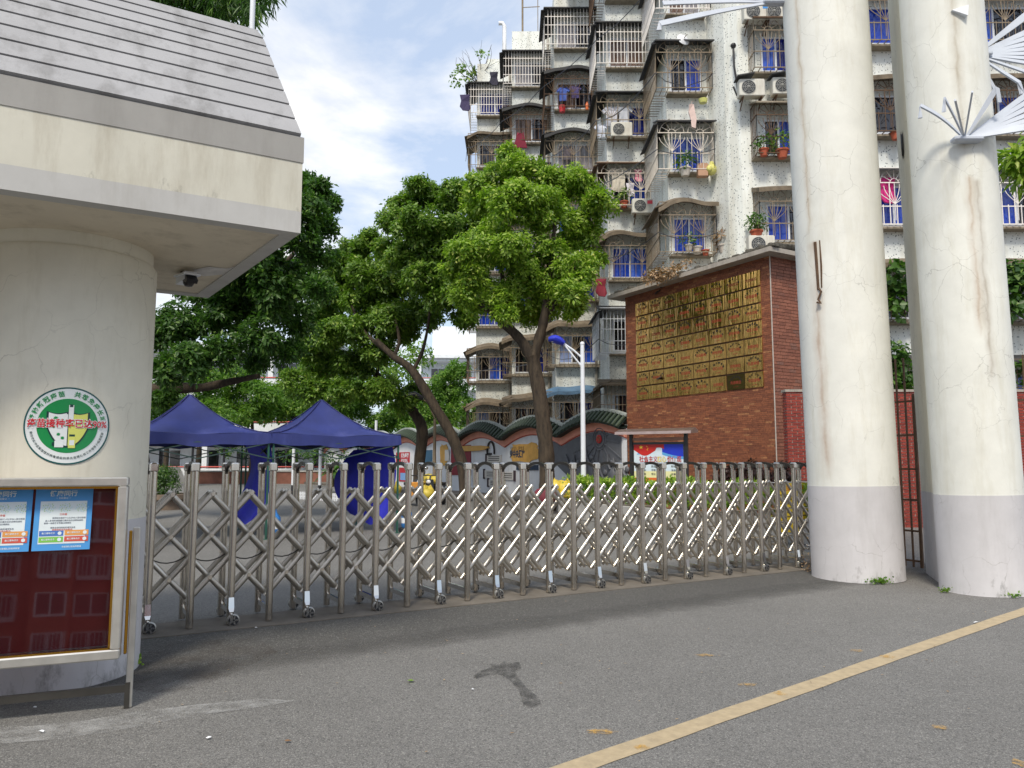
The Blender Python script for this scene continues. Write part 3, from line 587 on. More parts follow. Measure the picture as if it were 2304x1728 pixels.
def health_poster(x1, label):
    # x1: the poster's edge nearest the post; text runs with the reader, so local x is mirrored
    W_, H_ = .315, .375; zt_ = ZB1 - .073
    po = MB(); root = None
    ex = -1.0
    fn = lambda l: (lambda x, y: Vector((x1 + W_ - x, (GLY(zt_ - H_ + y) + .0015 + l) * sgn, zt_ - H_ + y)))
    rect(po, 0, W_, 0, H_, fn(.0)); sheet = po.build('health_poster', PBL, None); sheet.location = BO; sheet.rotation_euler = (0, 0, BA); tag(sheet, label, 'poster', 'blue health posters in the notice board')
    m = MB(); rect(m, .03, W_ - .03, .04, .30, fn(.0015), 0)
    for i in range(3):
        cx_ = .075 + i * .092
        for j in range(26):
            a = j * 2.4; r_ = .034 * math.sqrt(j / 26) + .004; w_ = .0022
            poly(m, [(cx_ + r_ * math.cos(a) - w_, .258 + r_ * .75 * math.sin(a) - w_), (cx_ + r_ * math.cos(a) + w_ * 2, .258 + r_ * .75 * math.sin(a)), (cx_ + r_ * math.cos(a), .258 + r_ * .75 * math.sin(a) + w_ * 2)], fn(.003), 1 if j % 2 else 2)
    m.build('white_panel', [PWH, PTQ, PGR], sheet)
    m = MB()
    for (x0, x1_, y0, mi) in ((.034, .165, .088, 0), (.172, .303, .09, 1), (.034, .165, .05, 2), (.172, .303, .052, 3)):
        rect(m, x0, x1_, y0, y0 + .032, fn(.003), mi); poly(m, [(x1_ - .02 + .011 * math.cos(j * .524), y0 + .016 + .011 * math.sin(j * .524)) for j in range(12)], fn(.0045), 4)
        put_text(m, '戴口罩勤洗手', .012, fn(.0045), x0 + .05, y0 + .016, 4)
    m.build('coloured_boxes', [PB2, POR, PGR, PRD, PWH], sheet)
    m = MB(); put_text(m, '健康同行', .038, fn(.0015), W_ / 2 - .005, .345, 0, .02); put_text(m, '一 扫码登记 一', .013, fn(.0015), W_ / 2 - .005, .318); put_text(m, '市疫情防控指挥部宣', .012, fn(.0015), W_ * .68, .02); m.build('white_lettering', PWH, sheet)
    m = MB()
    for y, tx, x in ((.196, '请您配合做好个人防护出入登记测温', .19), (.18, '进入本场所请佩戴口罩并出示健康码绿码', .165), (.165, '保持一米距离不聚集文明排队', .13), (.137, '请您主动扫码如实填写信息', .16)): put_text(m, tx, .0115, fn(.003), x, y)
    m.build('grey_lettering', PTX, sheet)
    m = MB(); put_text(m, '三件套', .014, fn(.003), W_ / 2, .218); put_text(m, '谢谢您的支持与配合', .0125, fn(.003), W_ / 2, .124); m.build('red_lettering', PRD, sheet)
    return sheet
health_poster(.205, 'blue health poster nearer the notice board\'s right post, whole sheet in view')
health_poster(.535, 'blue health poster cut off by the photo\'s edge, beside the whole one')

# ================================================================== folding stainless gate
SPc = 0.3607
gate = thing('folding_gate', 'stainless steel folding scissor gate closed across the school entrance on wheels', 'gate', GS, ANG)
I0, I1 = -2, 27; DEP = 0.50; HT = 1.545
def post_mb():
    m = MB()
    for y in (0, DEP): m.lathe([(.034, .02), (.034, HT - .05)], 16, (0, y, 0))
    m.bar((0, .02, .13), (0, DEP - .02, .13), .03, .045)
    return m
pm = post_mb().mesh('frame_posts', STEEL, True)
m = MB()
pts = [(0, DEP / 2 - (DEP / 2 - .02) * math.cos(math.pi * j / 14), HT - .11 + .105 * math.sin(math.pi * j / 14)) for j in range(15)]
m.M = None
for a, b in zip(pts[:-1], pts[1:]): m.bar(a, b, .034, .028, up=(1, 0, 0))
am = m.mesh('frame_arch', P('dark_steel_arch', S(96, 92, 88), 0.3, 0.9, var=0.15))
m = MB()
for y in (0, DEP): m.cham(-.039, .039, y - .039, y + .039, HT - .085, HT, .012)
cm = m.mesh('post_cap', STEEL)
m = MB(); m.lathe([(.020, -.021), (.046, -.021), (.056, -.014), (.058, 0), (.056, .014), (.046, .021), (.020, .021)], 22); tm = m
for i, p in enumerate(m.v): m.v[i] = (p[0], p[2], p[1])
tym = m.mesh('wheel_cover', P('wheel_grey', S(168, 166, 160), .3, .7), True)
m = MB(); m.lathe([(.001, -.026), (.012, -.027), (.014, -.024), (.046, -.0245), (.047, .0235), (.014, .022), (.001, .026)], 22)
for j in range(5):
    a = j * 2 * math.pi / 5; m.prism([(.008, -.008), (.044, -.008), (.044, .008), (.008, .008)], (0, 0, -.0245), (math.cos(a), math.sin(a), 0), (-math.sin(a), math.cos(a), 0), (0, 0, -1), .004, 1)
for i, p in enumerate(m.v): m.v[i] = (p[0], p[2], p[1])
rim = m.mesh('wheel_rim', [BLACKM, CHROME], True)
m = MB(); m.add([(-.024, -.035, .27), (.024, -.035, .27), (.026, -.05, .17), (.018, -.066, .14), (-.018, -.066, .14), (-.026, -.05, .17)], [(0, 1, 2, 5), (5, 2, 3, 4)]); m.box(-.012, .012, -.075, -.02, .05, .12, 0)
brm = m.mesh('wheel_bracket', CHROME)
for i in range(I0, I1 + 1):
    x = i * SPc
    fr = link('gate_frame', pm, gate, (x, 0, 0)); link('frame_arch', am, fr); link('post_cap', cm, fr)
    if i % 2 == 0:
        for y, dy in ((0, -.045), (DEP, .045)):
            wh = link('wheel', tym, fr, (0.02, y + dy, .062)); 
        link('wheel_rim', rim, fr, (0.02, -.045, .062)); link('wheel_rim', rim, fr, (0.02, DEP + .045, .062)); link('wheel_bracket', brm, fr)
zA, dZ = 0.26, 0.197
def bar_mesh(sg, name):
    m = MB(); p, q = Vector((0, 0, zA)), Vector((2.5 * SPc * sg, 0, zA + 5 * dZ)); d_ = (q - p).normalized()
    a_ = p - d_ * .03; e_ = q + d_ * .03; up_ = Vector((0, 1, 0)).cross(d_).normalized(); k_ = 10
    vs = [c_ + up_ * (.025 * math.cos(2 * math.pi * j / k_)) + Vector((0, .013 * math.sin(2 * math.pi * j / k_), 0)) for c_ in (a_, e_) for j in range(k_)]
    m.add(vs, [(j, (j + 1) % k_, k_ + (j + 1) % k_, k_ + j) for j in range(k_)] + [tuple(range(k_ - 1, -1, -1)), tuple(range(k_, 2 * k_))]); return m.mesh(name, P('brushed_bar_steel', S(204, 198, 188), .36, 1.0, var=.08, scale=8), 50)
bu, bd = bar_mesh(1, 'scissor_bar'), bar_mesh(-1, 'scissor_bar')
for i in range(I0 - 2, I1 + 1):
    for y in (.10, .36):
        if I0 <= i and i + 2.5 <= I1: link('scissor_bar', bu, gate, (i * SPc, y, 0))
    for y in (.165, .295):
        if I0 <= i - 2.5 and i <= I1: link('scissor_bar', bd, gate, (i * SPc, y, 0))
m = MB(); m.tube((0, .075, 0), (0, .395, 0), .010, n=8); m.tube((0, .07, 0), (0, .086, 0), .019, n=10); m.tube((0, .385, 0), (0, .40, 0), .019, n=10); rod = m.mesh('pivot_rod', STEEL)
for i in range(I0, I1):
    for zz_ in (zA + dZ * 5, zA + dZ * 3, zA + dZ): link('pivot_rod', rod, gate, ((i + .5) * SPc, 0, zz_))
    for zz_ in (zA + dZ * 2, zA): link('pivot_rod', rod, gate, (i * SPc, 0, zz_))
m = MB(); pts = []
for i in range(0, 14):
    for j in range(6):
        s_ = j / 6; pts.append(((i + s_) * SPc, .28, .66 - .07 * 4 * s_ * (1 - s_)))
m.path(pts, .006, 5); m.build('slack_cable', RUBBER, gate)

# ================================================================== round gate pillars on the far side of the opening
def pillar(name, label, c, r, zd, mat, ht=9.0):
    th_ = math.atan2(c[0], c[1]); o = thing(name, label, 'pillar', (c[0], c[1], 0), -th_); o.rotation_euler = (0, R(-.75), -th_)
    m = MB(); m.lathe([(r + .012, 0), (r + .006, .03), (r + .004, zd)], 72); m.build('pillar_dado', DADO, o, smooth=True)
    m = MB(); m.lathe([(r, zd), (r, ht)], 72); m.build('pillar_shaft', mat, o, smooth=True); return o
D1 = 11.62; a1 = R(23.80); C1 = (D1 * math.sin(a1), D1 * math.cos(a1)); R1c = D1 * math.sin(R(2.86))
pl1 = pillar('gate_pillar', 'round cream gate pillar with rust run and broken iron rod on it', C1, R1c, 1.235, CREAM1)
D2 = 11.12; a2 = R(31.05); C2 = (D2 * math.sin(a2), D2 * math.cos(a2)); R2c = D2 * math.sin(R(2.5))
pl2 = pillar('gate_pillar', 'round cream gate pillar carrying the white metal fans', C2, R2c, 1.16, CREAM2)
s_top = at(2085, 1290, 10.75) - Vector((C2[0], C2[1], 0)); 
# wing slab behind the second pillar (pillar-local axes)
inv = Matrix.Rotation(a2, 4, 'Z')
def loc2(p): q = inv @ (Vector((p[0], p[1], 0)) - Vector((C2[0], C2[1], 0))); return (q.x, q.y)
wa = at(2122, 1310, 9.9); wb = at(2085, 1298, 11.0)
A2, B2 = loc2(wa), loc2(wb)
for (z0, z1, mt, nm, e) in ((0, 1.16, DADO, 'wing_dado', .004), (1.16, 9.0, CREAM, 'wing_slab', 0.0)):
    m = MB(); m.prism([(A2[0] - e, A2[1]), (B2[0] - e, B2[1] + e), (B2[0] + .35, B2[1] + e), (A2[0] + .5, A2[1])][::-1], (0, 0, z0), (1, 0, 0), (0, 1, 0), (0, 0, 1), z1 - z0); m.build(nm, mt, pl2)
hc = at(2018, 350, 11.0); hx = loc2(hc)
m = MB(); m.lathe([(.0, 0), (.12, 0.0), (.12, .02), (.15, .02)], 20)
mm = Matrix.Translation((B2[0] * .55 + A2[0] * .45 - .012, B2[1] * .6 + A2[1] * .4, hc.z)) @ Matrix.Rotation(R(-90), 4, 'Y') @ Matrix.Diagonal((1.35, .75, 1, 1)); m.v = [tuple(mm @ Vector(p)) for p in m.v]; m.build('pipe_hole', BLACKM, pl2, smooth=True)
m = MB(); f1 = lambda p: tuple(Vector(p))
zb = at(1828, 640, 10.5).z
m.tube((-.35, -R1c * .86, zb + .55), (-.33, -R1c * .86, zb - .12), .022); m.path([(-.29, -R1c * .9, zb + .56), (-.285, -R1c * .92, zb + .2), (-.29, -R1c * .9, zb - .1)], .014, 6); m.path([(-.33, -R1c * .88, zb - .1), (-.30, -R1c * .96, zb - .16), (-.34, -R1c * .95, zb - .26), (-.31, -R1c * .97, zb - .32), (-.36, -R1c * .95, zb - .30)], .016, 6)
br = thing('broken_bracket', 'rusty broken iron rod hanging on the gate pillar beside its rust run', 'iron rod', (C1[0], C1[1], 0), -a1); m.build('iron_rod', IRON, br)

# white steel fan sculptures
FANW = P('fan_white', S(184, 190, 200), .5, var=.08, scale=3)
def fan(name, label, hub, blades, wd=.07, th=.02):
    """flat steel blades spread from one hub; a hooked blade ends in a short return"""
    o = thing(name, label, 'sculpture', hub)
    for (tip, hook, bend, w_) in blades:
        d_ = Vector(tip); ln = d_.length; d_ = d_.normalized(); sd_ = d_.cross(Vector((.2, -1, .45))).normalized(); nn = d_.cross(sd_).normalized() * th; m = MB(); pr = []
        for i in range(9):
            s_ = i / 8; c = d_ * (ln * s_) + Vector((0, 0, bend * math.sin(s_ * math.pi))); h_ = w_ * (.35 + .65 * min(1, s_ * 1.4)) / 2; pr.append((c + sd_ * h_, c - sd_ * h_))
        if hook:
            c = d_ * ln + Vector(hook) ; h_ = w_ * .38; e_ = Vector((1, 0, .1)) * h_; pr.append((c + e_, c - e_)) if hook[0] > 0 else pr.append((c - e_, c + e_))
        k = len(pr); vs = [a for p_ in pr for a in p_] + [a + nn for p_ in pr for a in p_]; fs = []
        for i in range(k - 1):
            a, b, c, e = 2 * i, 2 * i + 1, 2 * i + 3, 2 * i + 2
            fs += [(a, b, c, e), (2 * k + e, 2 * k + c, 2 * k + b, 2 * k + a), (a, e, 2 * k + e, 2 * k + a), (c, b, 2 * k + b, 2 * k + c)]
        fs += [(2 * k - 2, 2 * k - 1, 4 * k - 1, 4 * k - 2), (1, 0, 2 * k, 2 * k + 1)]; m.add(vs, fs); m.build('fan_blade', FANW, o)
    m = MB(); m.cham(-.16, .2, -.07, .07, -.045, .02, .02); m.build('hub_bracket', FANW, o)
hub1 = at(2172, 312, 9.03); hub2 = at(2195, 122, 9.75); hub3 = at(1740, 4, 10.75)
def bt(hub, u, v, dy, hook=None, bend=0.0, w_=.07): return (at(u, v, hub.y + dy) - hub, hook, bend, w_)
fan('metal_fan', 'white steel fan sculpture spreading from the hub low on the second pillar', hub1,
    [bt(hub1, 2072, 236, -.05, (-.02, -.02, -.17), .05, .06), bt(hub1, 2127, 220, -.35, (-.015, 0, -.17), .02, .045), bt(hub1, 2151, 224, -.6, None, 0, .03), bt(hub1, 2190, 206, -.5, None, 0, .035), bt(hub1, 2244, 196, -.1, (.02, 0, -.19), 0, .06)]
    + [bt(hub1, u, v, dy, None, 0, w_) for (u, v, dy, w_) in ((2350, 184, .25, .07), (2352, 204, .15, .06), (2354, 222, .06, .06), (2356, 240, -.03, .06), (2358, 256, -.12, .06), (2356, 270, -.2, .06), (2350, 282, -.28, .05))])
fan('metal_fan', 'white steel fan sculpture, upper one, with its blades fanning out behind the second pillar', hub2,
    [bt(hub2, u, v, dy, h, 0, w_) for (u, v, dy, h, w_) in ((2335, 14, .3, None, .1), (2345, 56, .24, None, .08), (2345, 74, .18, None, .07), (2350, 90, .12, None, .07), (2350, 105, .06, None, .07), (2350, 119, 0, None, .07), (2350, 133, -.06, None, .07), (2350, 147, -.12, None, .07), (2350, 174, -.2, None, .07), (2294, 184, -.25, (.03, 0, -.16), .07), (2244, 208, -.1, None, .06))])
fan('metal_fan', 'white steel fan blades reaching out high on the rusty gate pillar', hub3,
    [bt(hub3, 1486, 52, -.35, (-.02, 0, -.10), .02, .10), bt(hub3, 1492, 6, -.2, None, .02, .09), bt(hub3, 1500, -34, -.1, None, 0, .12)])
m = MB(); q = at(2142, 22, 9.2) - Vector((C2[0], C2[1], 0)); 
m2 = at(2180, 10, 9.02); m3 = at(2178, 34, 9.02); m1 = at(2142, 22, 9.08)
m.add([m1, m2, m3, m1 + Vector((.02, .2, 0)), m2 + Vector((.02, .2, 0)), m3 + Vector((.02, .2, 0))], [(0, 1, 2), (5, 4, 3), (0, 3, 4, 1), (1, 4, 5, 2), (2, 5, 3, 0)]); tag(m.build('metal_plate', WHITEM), 'small pointed metal plate sticking out near the second pillar\'s top', 'metal plate')

# iron grilles beside the pillars
def grille(name, label, p, q, ht, nb_, rails):
    o = thing(name, label, 'iron gate', (p.x, p.y, 0)); d_ = Vector((q.x - p.x, q.y - p.y, 0)); ln = d_.length; o.rotation_euler = (0, 0, math.atan2(d_.y, d_.x))
    for i in range(nb_):
        x = ln * i / (nb_ - 1); m = MB(); e = i in (0, nb_ - 1); m.bar((x, 0, .03), (x, 0, ht + (0 if i < nb_ - 1 else -.55)), .04 if e else .022, .03 if e else .022); m.build('upright_bar', IRON, o)
    for z in rails: m = MB(); m.bar((0, .004, z), (ln, .004, z), .02, .028); m.build('cross_rail', IRON, o)
    return o
grille('iron_grille', 'rusty iron side gate standing between the two cream pillars', at(1985, 1290, 11.9), at(2076, 1290, 11.3), 3.1, 6, [.12, .55, 1.0, 1.45, 1.95, 2.45])
grille('iron_grille', 'rusty iron railing beyond the second pillar at the photo\'s edge', at(2262, 1200, 12.0), at(2420, 1200, 11.4), 3.2, 8, [.12, .75, 1.35, 1.95, 2.5])
m = MB(); c = at(2300, 1195, 11.2); sb = thing('blue_sign', 'blue and white sign at the photo\'s edge behind the second pillar', 'sign', c); m.box(-.02, .5, -.01, .01, -.28, .3); m.build('sign_plate', flat('sign_blue', (52, 60, 170), .4), sb)
m = MB(); [m.box(0, .5, -.014, -.011, z, z + .05) for z in (-.2, -.1, .02, .12)]; m.build('white_bands', WHITEM, sb)
m = MB(); m.bar((.25, .02, -c.z), (.25, .02, -.1), .03); m.build('post', IRONG, sb)

# ================================================================== brown brick house with the brass plaques
K0 = at(1745, 1000, 21.3); K0.z = 0
HL, _ = hit(1409, 800, K0, N)
ZT = at(1742, 576, 21.3).z
house = thing('brick_house', 'brown brick house wall under a thin concrete roof, hung with brass plaques', 'house', K0, math.atan2(N.y, N.x))
# local: x along the wall away from the corner, y to the camera side of the wall (outside = -T = local +y)
HW = 4.2
m = MB(); m.box(.012, HL - .012, -HW, -.012, 0, ZT - .002); m.build('wall', MORTAR, house)
def bricks(mb, L_, H_, bw, bh, jt, fn, skip=None, th=.02, z0=0.0, run=0.5):
    """running bond: every brick a box of its own, five faces, slightly uneven"""
    r = 0; z = z0
    while z < H_ - 1e-3:
        x = -random.random() * bw if run is None else -(bw * run if r % 2 else 0)
        z1 = min(z + bh - jt, H_)
        while x < L_ - 1e-3:
            a, b = max(0, x), min(L_, x + bw - jt)
            if b - a > .02 and not (skip and skip(a, b, z, z1)):
                t = th + random.uniform(-.004, .005); ff = [(a, z), (b, z), (b, z1), (a, z1)]
                mb.add([fn(px, pz, 0) for px, pz in ff] + [fn(px, pz, t) for px, pz in ff], [(4, 5, 6, 7), (0, 1, 5, 4), (1, 2, 6, 5), (2, 3, 7, 6), (3, 0, 4, 7)])
            x += bw
        z += bh; r += 1
PS0, PZ0 = hit(1712, 605, K0, N); PS1, _ = hit(1431, 690, K0, N); _, PZ1 = hit(1718, 872, K0, N)
m = MB(); bricks(m, HL, ZT, .22, .055, .006, lambda x, z, t: (x, -.012 + t, z), lambda a, b, c, d: a > PS0 + .1 and b < PS1 - .1 and c > PZ1 + .1 and d < PZ0 - .1, run=None)
m.v = m.v; o = m.build('brick_cladding', BRICK, house, kind='stuff')
m = MB(); bricks(m, HW, ZT, .28, .095, .012, lambda x, z, t: (.012 - t, -x - .012, z), run=None); m.build('brick_cladding', BRICK_S, house, kind='stuff')
m = MB(); m.bar((-.03, .01, .0), (-.03, .01, ZT), .022, .022); m.build('corner_conduit', P('pale_conduit', S(186, 176, 166), .7), house)
RC = m_plaster('stained_roof_concrete', S(166, 158, 148), S(70, 64, 56), cracks=False, stain=0.7)
m = MB(); m.prism([(-.4, .42), (HL + .5, .42), (HL + .5, -HW - .4), (-.4, -HW - .4)][::-1], (0, 0, ZT), (1, 0, 0), (0, 1, 0), (0, 0, 1), .13); m.build('roof', RC, house)
MOSS = P('mossy_roof_crust', S(88, 84, 76), 0.95, var=0.5, scale=9, bump=0.8, bscale=20, dirt=S(40, 42, 36))
m = MB()
for i in range(90):
    x = random.uniform(-.4, HL + .45); h_ = random.uniform(.03, .14); wd_ = random.uniform(.08, .3); y = .40 - random.uniform(0, .12)
    m.cham(x - wd_ / 2, x + wd_ / 2, y - .25, y, ZT + .132, ZT + .13 + h_, .02)
for i in range(30):
    y = random.uniform(-HW, .3); h_ = random.uniform(.05, .2); m.cham(-.4, -.2, y - .15, y + .15, ZT + .132, ZT + .13 + h_, .02)
m.build('roof_crust', MOSS, house, kind='stuff')
# plaques, each a board with lettering
PW, PH = (PS1 - PS0) / 8, (PZ0 - PZ1) / 7
m = MB(); m.cham(-PW / 2 + .012, PW / 2 - .012, 0, .025, -PH / 2 + .022, PH / 2 - .022, .004); pmesh = m.mesh('brass_plaque', BRASS)
PRED = flat('plaque_red', (150, 62, 40), .5); PBLK = flat('plaque_black', (44, 36, 26), .5)
pfn = lambda x, y: Vector((-x, .0275, y))       # letters read from outside
arch = ['柳州市绿色学校', '城中区教育局', '全国青少年', '柳州市示范学校', '广西文明单位']; red = ['先进单位', '绿色学校', '文明单位', '示范基地', '红旗大队']
blk, rdm = [], []
for tx in arch:
    m = MB(); arc_text(m, tx, .075, PW * .36, R(150), R(30), lambda x, y: pfn(x, y - .10), bold=.04); blk.append(m.mesh('black_lettering', PBLK))
for tx in red:
    m = MB(); put_text(m, tx, .105, pfn, 0, -.02, 0, .02); put_text(m, '二〇二〇年', .04, pfn, 0, -.14); rdm.append(m.mesh('red_lettering', PRED))
ordw = ['first', 'second', 'third', 'fourth', 'fifth', 'sixth', 'seventh', 'eighth']
for r in range(7):
    for c in range(8):
        loc = K0 + N * (PS0 + PW * (c + .5)) - T * .012 + Vector((0, 0, PZ0 - PH * (r + .5)))
        dk = r == 6 and c == 1
        o = link('brass_plaque', pmesh, None, loc, (R(random.uniform(-.6, .6)), 0, math.atan2(N.y, N.x) + R(random.uniform(-.8, .8))))
        tag(o, ('dark bronze plaque' if dk else 'brass plaque') + ', %s from the house corner in the %s row from the top' % (ordw[c], ordw[r]), 'plaque', 'brass plaques on the brick house')
        link('red_lettering', rdm[(r * 3 + c * 2) % 5], o)
        if (r * 5 + c * 3) % 4: link('black_lettering', blk[(r + c * 2) % 5], o)
for o in [o for o in scene.objects if o.get('label', '').startswith('dark bronze')]:
    o.data = o.data.copy(); o.data.materials[0] = P('dark_bronze', S(96, 82, 44), 0.3, 1.0, 0.2)

# lower red brick wall with white joints
rb = thing('boundary_wall', 'red brick boundary wall with white joints behind the cream pillars', 'wall', at(1773, 1000, 18.6) * 1.0)
rb.location.z = 0; ZR_ = 3.25
m = MB(); m.box(.014, 9.0, .021, .26, 0, ZR_); m.build('wall_core', WMORTAR, rb)
m = MB(); bricks(m, 9.0, ZR_, .25, .070, .015, lambda x, z, t: (x, .021 - t, z)); bricks(m, .24, ZR_, .12, .072, .018, lambda x, z, t: (.014 - t, .021 + .24 - x, z)); m.build('brick_face', REDBRICK, rb, kind='stuff')
m = MB(); m.box(-.03, 9.03, -.02, .28, ZR_ + .001, ZR_ + .06); m.build('coping', RC, rb)

# ================================================================== wavy garden wall
W0 = K0 + N * (HL + .03); W0.z = 0; WA = math.atan2(N.y, N.x)
crest = [hit(u, v, W0, N) for u, v in ((1343, 925), (1191, 941), (1099, 952), (1028, 959), (960, 971), (901, 975))]
gw = thing('garden_wall', 'white wavy garden wall capped with green glazed tiles and salmon eave', 'wall', W0, WA)
WAVE = 4.6; cr0 = crest[0][0]; NWV = 8
troughs = [cr0 - WAVE / 2 + WAVE * i for i in range(NWV + 1)]
ZTR, AMP = 2.46, 0.50
def wz(s):
    k = (s - troughs[0]) / WAVE; f_ = k - math.floor(k); a = abs(2 * f_ - 1)
    return ZTR + AMP * (1 - a ** 1.8) + .06
SEND = troughs[-1]
n_ = 160; ss = [SEND * i / n_ for i in range(n_ + 1)]
m = MB()
for s0, s1 in zip(ss[:-1], ss[1:]):
    z0, z1 = wz(s0) - .0, wz(s1) - .0
    m.add([(s0, 0, 0), (s1, 0, 0), (s1, 0, z1), (s0, 0, z0), (s0, -.24, 0), (s1, -.24, 0), (s1, -.24, z1), (s0, -.24, z0)], [(0, 3, 2, 1), (4, 5, 6, 7), (3, 7, 6, 2)])
m.build('wall_panel', P('white_wall', S(214, 216, 220), .8, var=.05, scale=2, dirt=S(170, 166, 160)), gw)
def strip(name, mat, dz0, dz1, y0, y1, zig=0.0, zn=None):
    m = MB(); k = zn or n_; q = [SEND * i / k for i in range(k + 1)]
    for j, (s0, s1) in enumerate(zip(q[:-1], q[1:])):
        a0 = zig * (j % 2); a1 = zig * ((j + 1) % 2); t0, t1 = wz(s0), wz(s1)
        m.add([(s0, y0, t0 + dz0 - a0), (s1, y0, t1 + dz0 - a1), (s1, y0, t1 + dz1), (s0, y0, t0 + dz1), (s0, y1, t0 + dz0 - a0), (s1, y1, t1 + dz0 - a1), (s1, y1, t1 + dz1), (s0, y1, t0 + dz1)],
              [(0, 1, 2, 3), (7, 6, 5, 4), (0, 4, 5, 1), (3, 2, 6, 7)])
    return m.build(name, mat, gw)
strip('red_line', REDP, -.34, -.30, .004, .03); strip('salmon_band', PINK, -.30, -.02, .004, .06)
strip('tile_bed', P('dark_tile_bed', S(30, 42, 36), .6, var=.3), -.02, .04, -.26, .36)
# tile slope: pans, and one rib object per tile row
m = MB()
for s0, s1 in zip(ss[:-1], ss[1:]):
    z0, z1 = wz(s0), wz(s1); m.add([(s0, .36, z0 + .04), (s1, .36, z1 + .04), (s1, -.05, z1 + .42), (s0, -.05, z0 + .42), (s1, -.45, z1 + .04), (s0, -.45, z0 + .04)], [(0, 1, 2, 3), (3, 2, 4, 5)])
m.build('tile_pan', P('dark_green_pan', S(24, 38, 32), .45, var=.3, scale=5), gw, kind='stuff')
m = MB(); m.path([(0, .40, .035), (0, .2, .23), (0, -.03, .455)], .062, 8); tl = m.mesh('roof_tile', TILE, True)
q = .1
while q < SEND:
    o = link('roof_tile', tl, gw, (q, 0, wz(q))); q += .235
m = MB()
for kx in range(NWV):
    a, b = max(0.0, troughs[kx] - .02), troughs[kx + 1] + .0; pts = [(a + (b - a) * j / 14, -.05, wz(min(b - 1e-3, a + 1e-3 + (b - a - 2e-3) * j / 14)) + .47) for j in range(15)]
    for p_, q_ in zip(pts[:-1], pts[1:]): m.bar(p_, q_, .2, .09)
m.build('ridge_coping', COPE, gw)
# grey relief panel, in the wall's axes; x runs away from the corner, so letters are mirrored
def wfn(lift): return lambda s, z: Vector((s, lift, z))
rel = MB(); r0, r1 = 0.3, cr0 + WAVE * .78
pl = []
k_ = 30
for j in range(k_ + 1):
    s = r0 + (r1 - r0) * j / k_; pl.append((s, min(wz(s) - .36, 3.0)))
low = [(r1, 1.75), (r1 - .9, 1.45), (r1 - 1.9, .9), (r1 - 2.3, .3), (r0, .3)]
vs = pl; m = MB()
m.prism(pl + low, (0, .004, 0), (1, 0, 0), (0, 0, 1), (0, 1, 0), .035)
ec = hit(1351, 988, W0, N); ex_, ez_ = ec
for j in range(16):
    a = 2 * math.pi * j / 16 + .12; l_ = 1.9 + .6 * (j % 3); p0 = Vector((ex_ + .42 * math.cos(a), .05, ez_ + .42 * math.sin(a))); p1 = Vector((ex_ + l_ * math.cos(a), .05, ez_ + l_ * math.sin(a)))
    for kx in range(12):
        t_ = kx / 12; pt = p0.lerp(p1, t_)
        if not (r0 < pt.x < r1 - .5 and .5 < pt.z < wz(pt.x) - .45): break
    if t_ > .05: m.bar(p0, p0.lerp(p1, max(t_ - .05, .05)), .03, .05)
for rr_ in (.40, .30): m.path([(ex_ + rr_ * math.cos(i * math.pi / 12), .05, ez_ + rr_ * math.sin(i * math.pi / 12)) for i in range(25)], .022, 6)
rnd = random.Random(3)
for j in range(9):                                       # low relief figures reaching up
    sx = ex_ - 1.6 + j * .42; hz = .95 + .55 * rnd.random()
    m.ball((sx, .06, hz + .22), .11, sq=(1, .6, 1.15)); m.ball((sx, .05, hz - .28), .3, sq=(.62, .3, 1.25)); m.path([(sx + .08, .07, hz), (sx + .22, .09, hz + .22), (sx + .2 + .2 * rnd.random(), .09, hz + .55)], [.06, .05, .03], 6)
    m.path([(sx - .1, .06, hz - .5), (sx + .1, .09, hz - .2), (sx - .05, .07, hz + .05)], .03, 5)
m.build('relief_panel', RELIEF, gw, smooth=True)
m = MB(); m.lathe([(.002, 0), (.155, 0), (.155, .03), (.14, .04), (.002, .04)], 24); mm = Matrix.Translation((ex_, .055, ez_)) @ Matrix.Rotation(R(-90), 4, 'X'); m.v = [tuple(mm @ Vector(p)) for p in m.v]; m.build('emblem_disc', P('emblem_red', S(190, 40, 44), .4, var=.05), gw)
m = MB()
m.path([(ex_ - .09 * math.cos(a), .105, ez_ + .09 * math.sin(a)) for a in [R(-130 + 250 * j / 14) for j in range(15)]], [.006 + .016 * math.sin(math.pi * j / 14) for j in range(15)], 6); m.bar((ex_ + .07, .105, ez_ - .075), (ex_ + .10, .105, ez_ - .10), .03)
m.bar((ex_ - .085, .108, ez_ - .09), (ex_ + .03, .108, ez_ + .05), .022); m.bar((ex_ + .075, .108, ez_ + .02), (ex_ - .01, .108, ez_ + .085), .04); m.build('emblem_mark', P('emblem_gold', S(150, 84, 60), .4), gw)

def wallpos(u, v): s, z = hit(u, v, W0, N); return s, z
def wboard(name, label, cat, u0, v0, u1, v1, mat, th=.03, y0=.005, group=None):
    """board on the wavy wall spanning picture corners (u0, v0) upper, (u1, v1) lower"""
    s1_, z1_ = wallpos(u0, v0); s0_, z0_ = wallpos(u1, v1); o = W0 + N * s0_ - T * y0 + Vector((0, 0, z0_))
    m = MB(); m.box(0, s1_ - s0_, 0, th, 0, z1_ - z0_); b = m.build(name, mat, None); b.location = o; b.rotation_euler = (0, 0, WA); tag(b, label, cat, group)
    return b, s1_ - s0_, z1_ - z0_
def mirror_fn(Wd, lift): return lambda x, y: Vector((Wd - x, lift, y))
SCRW = flat('scroll_paper', (206, 202, 196), .7); SCRD = flat('scroll_end', (60, 44, 52), .6); NAVY = flat('navy_lettering', (20, 44, 72), .5); INK = flat('ink', (40, 36, 34), .6)
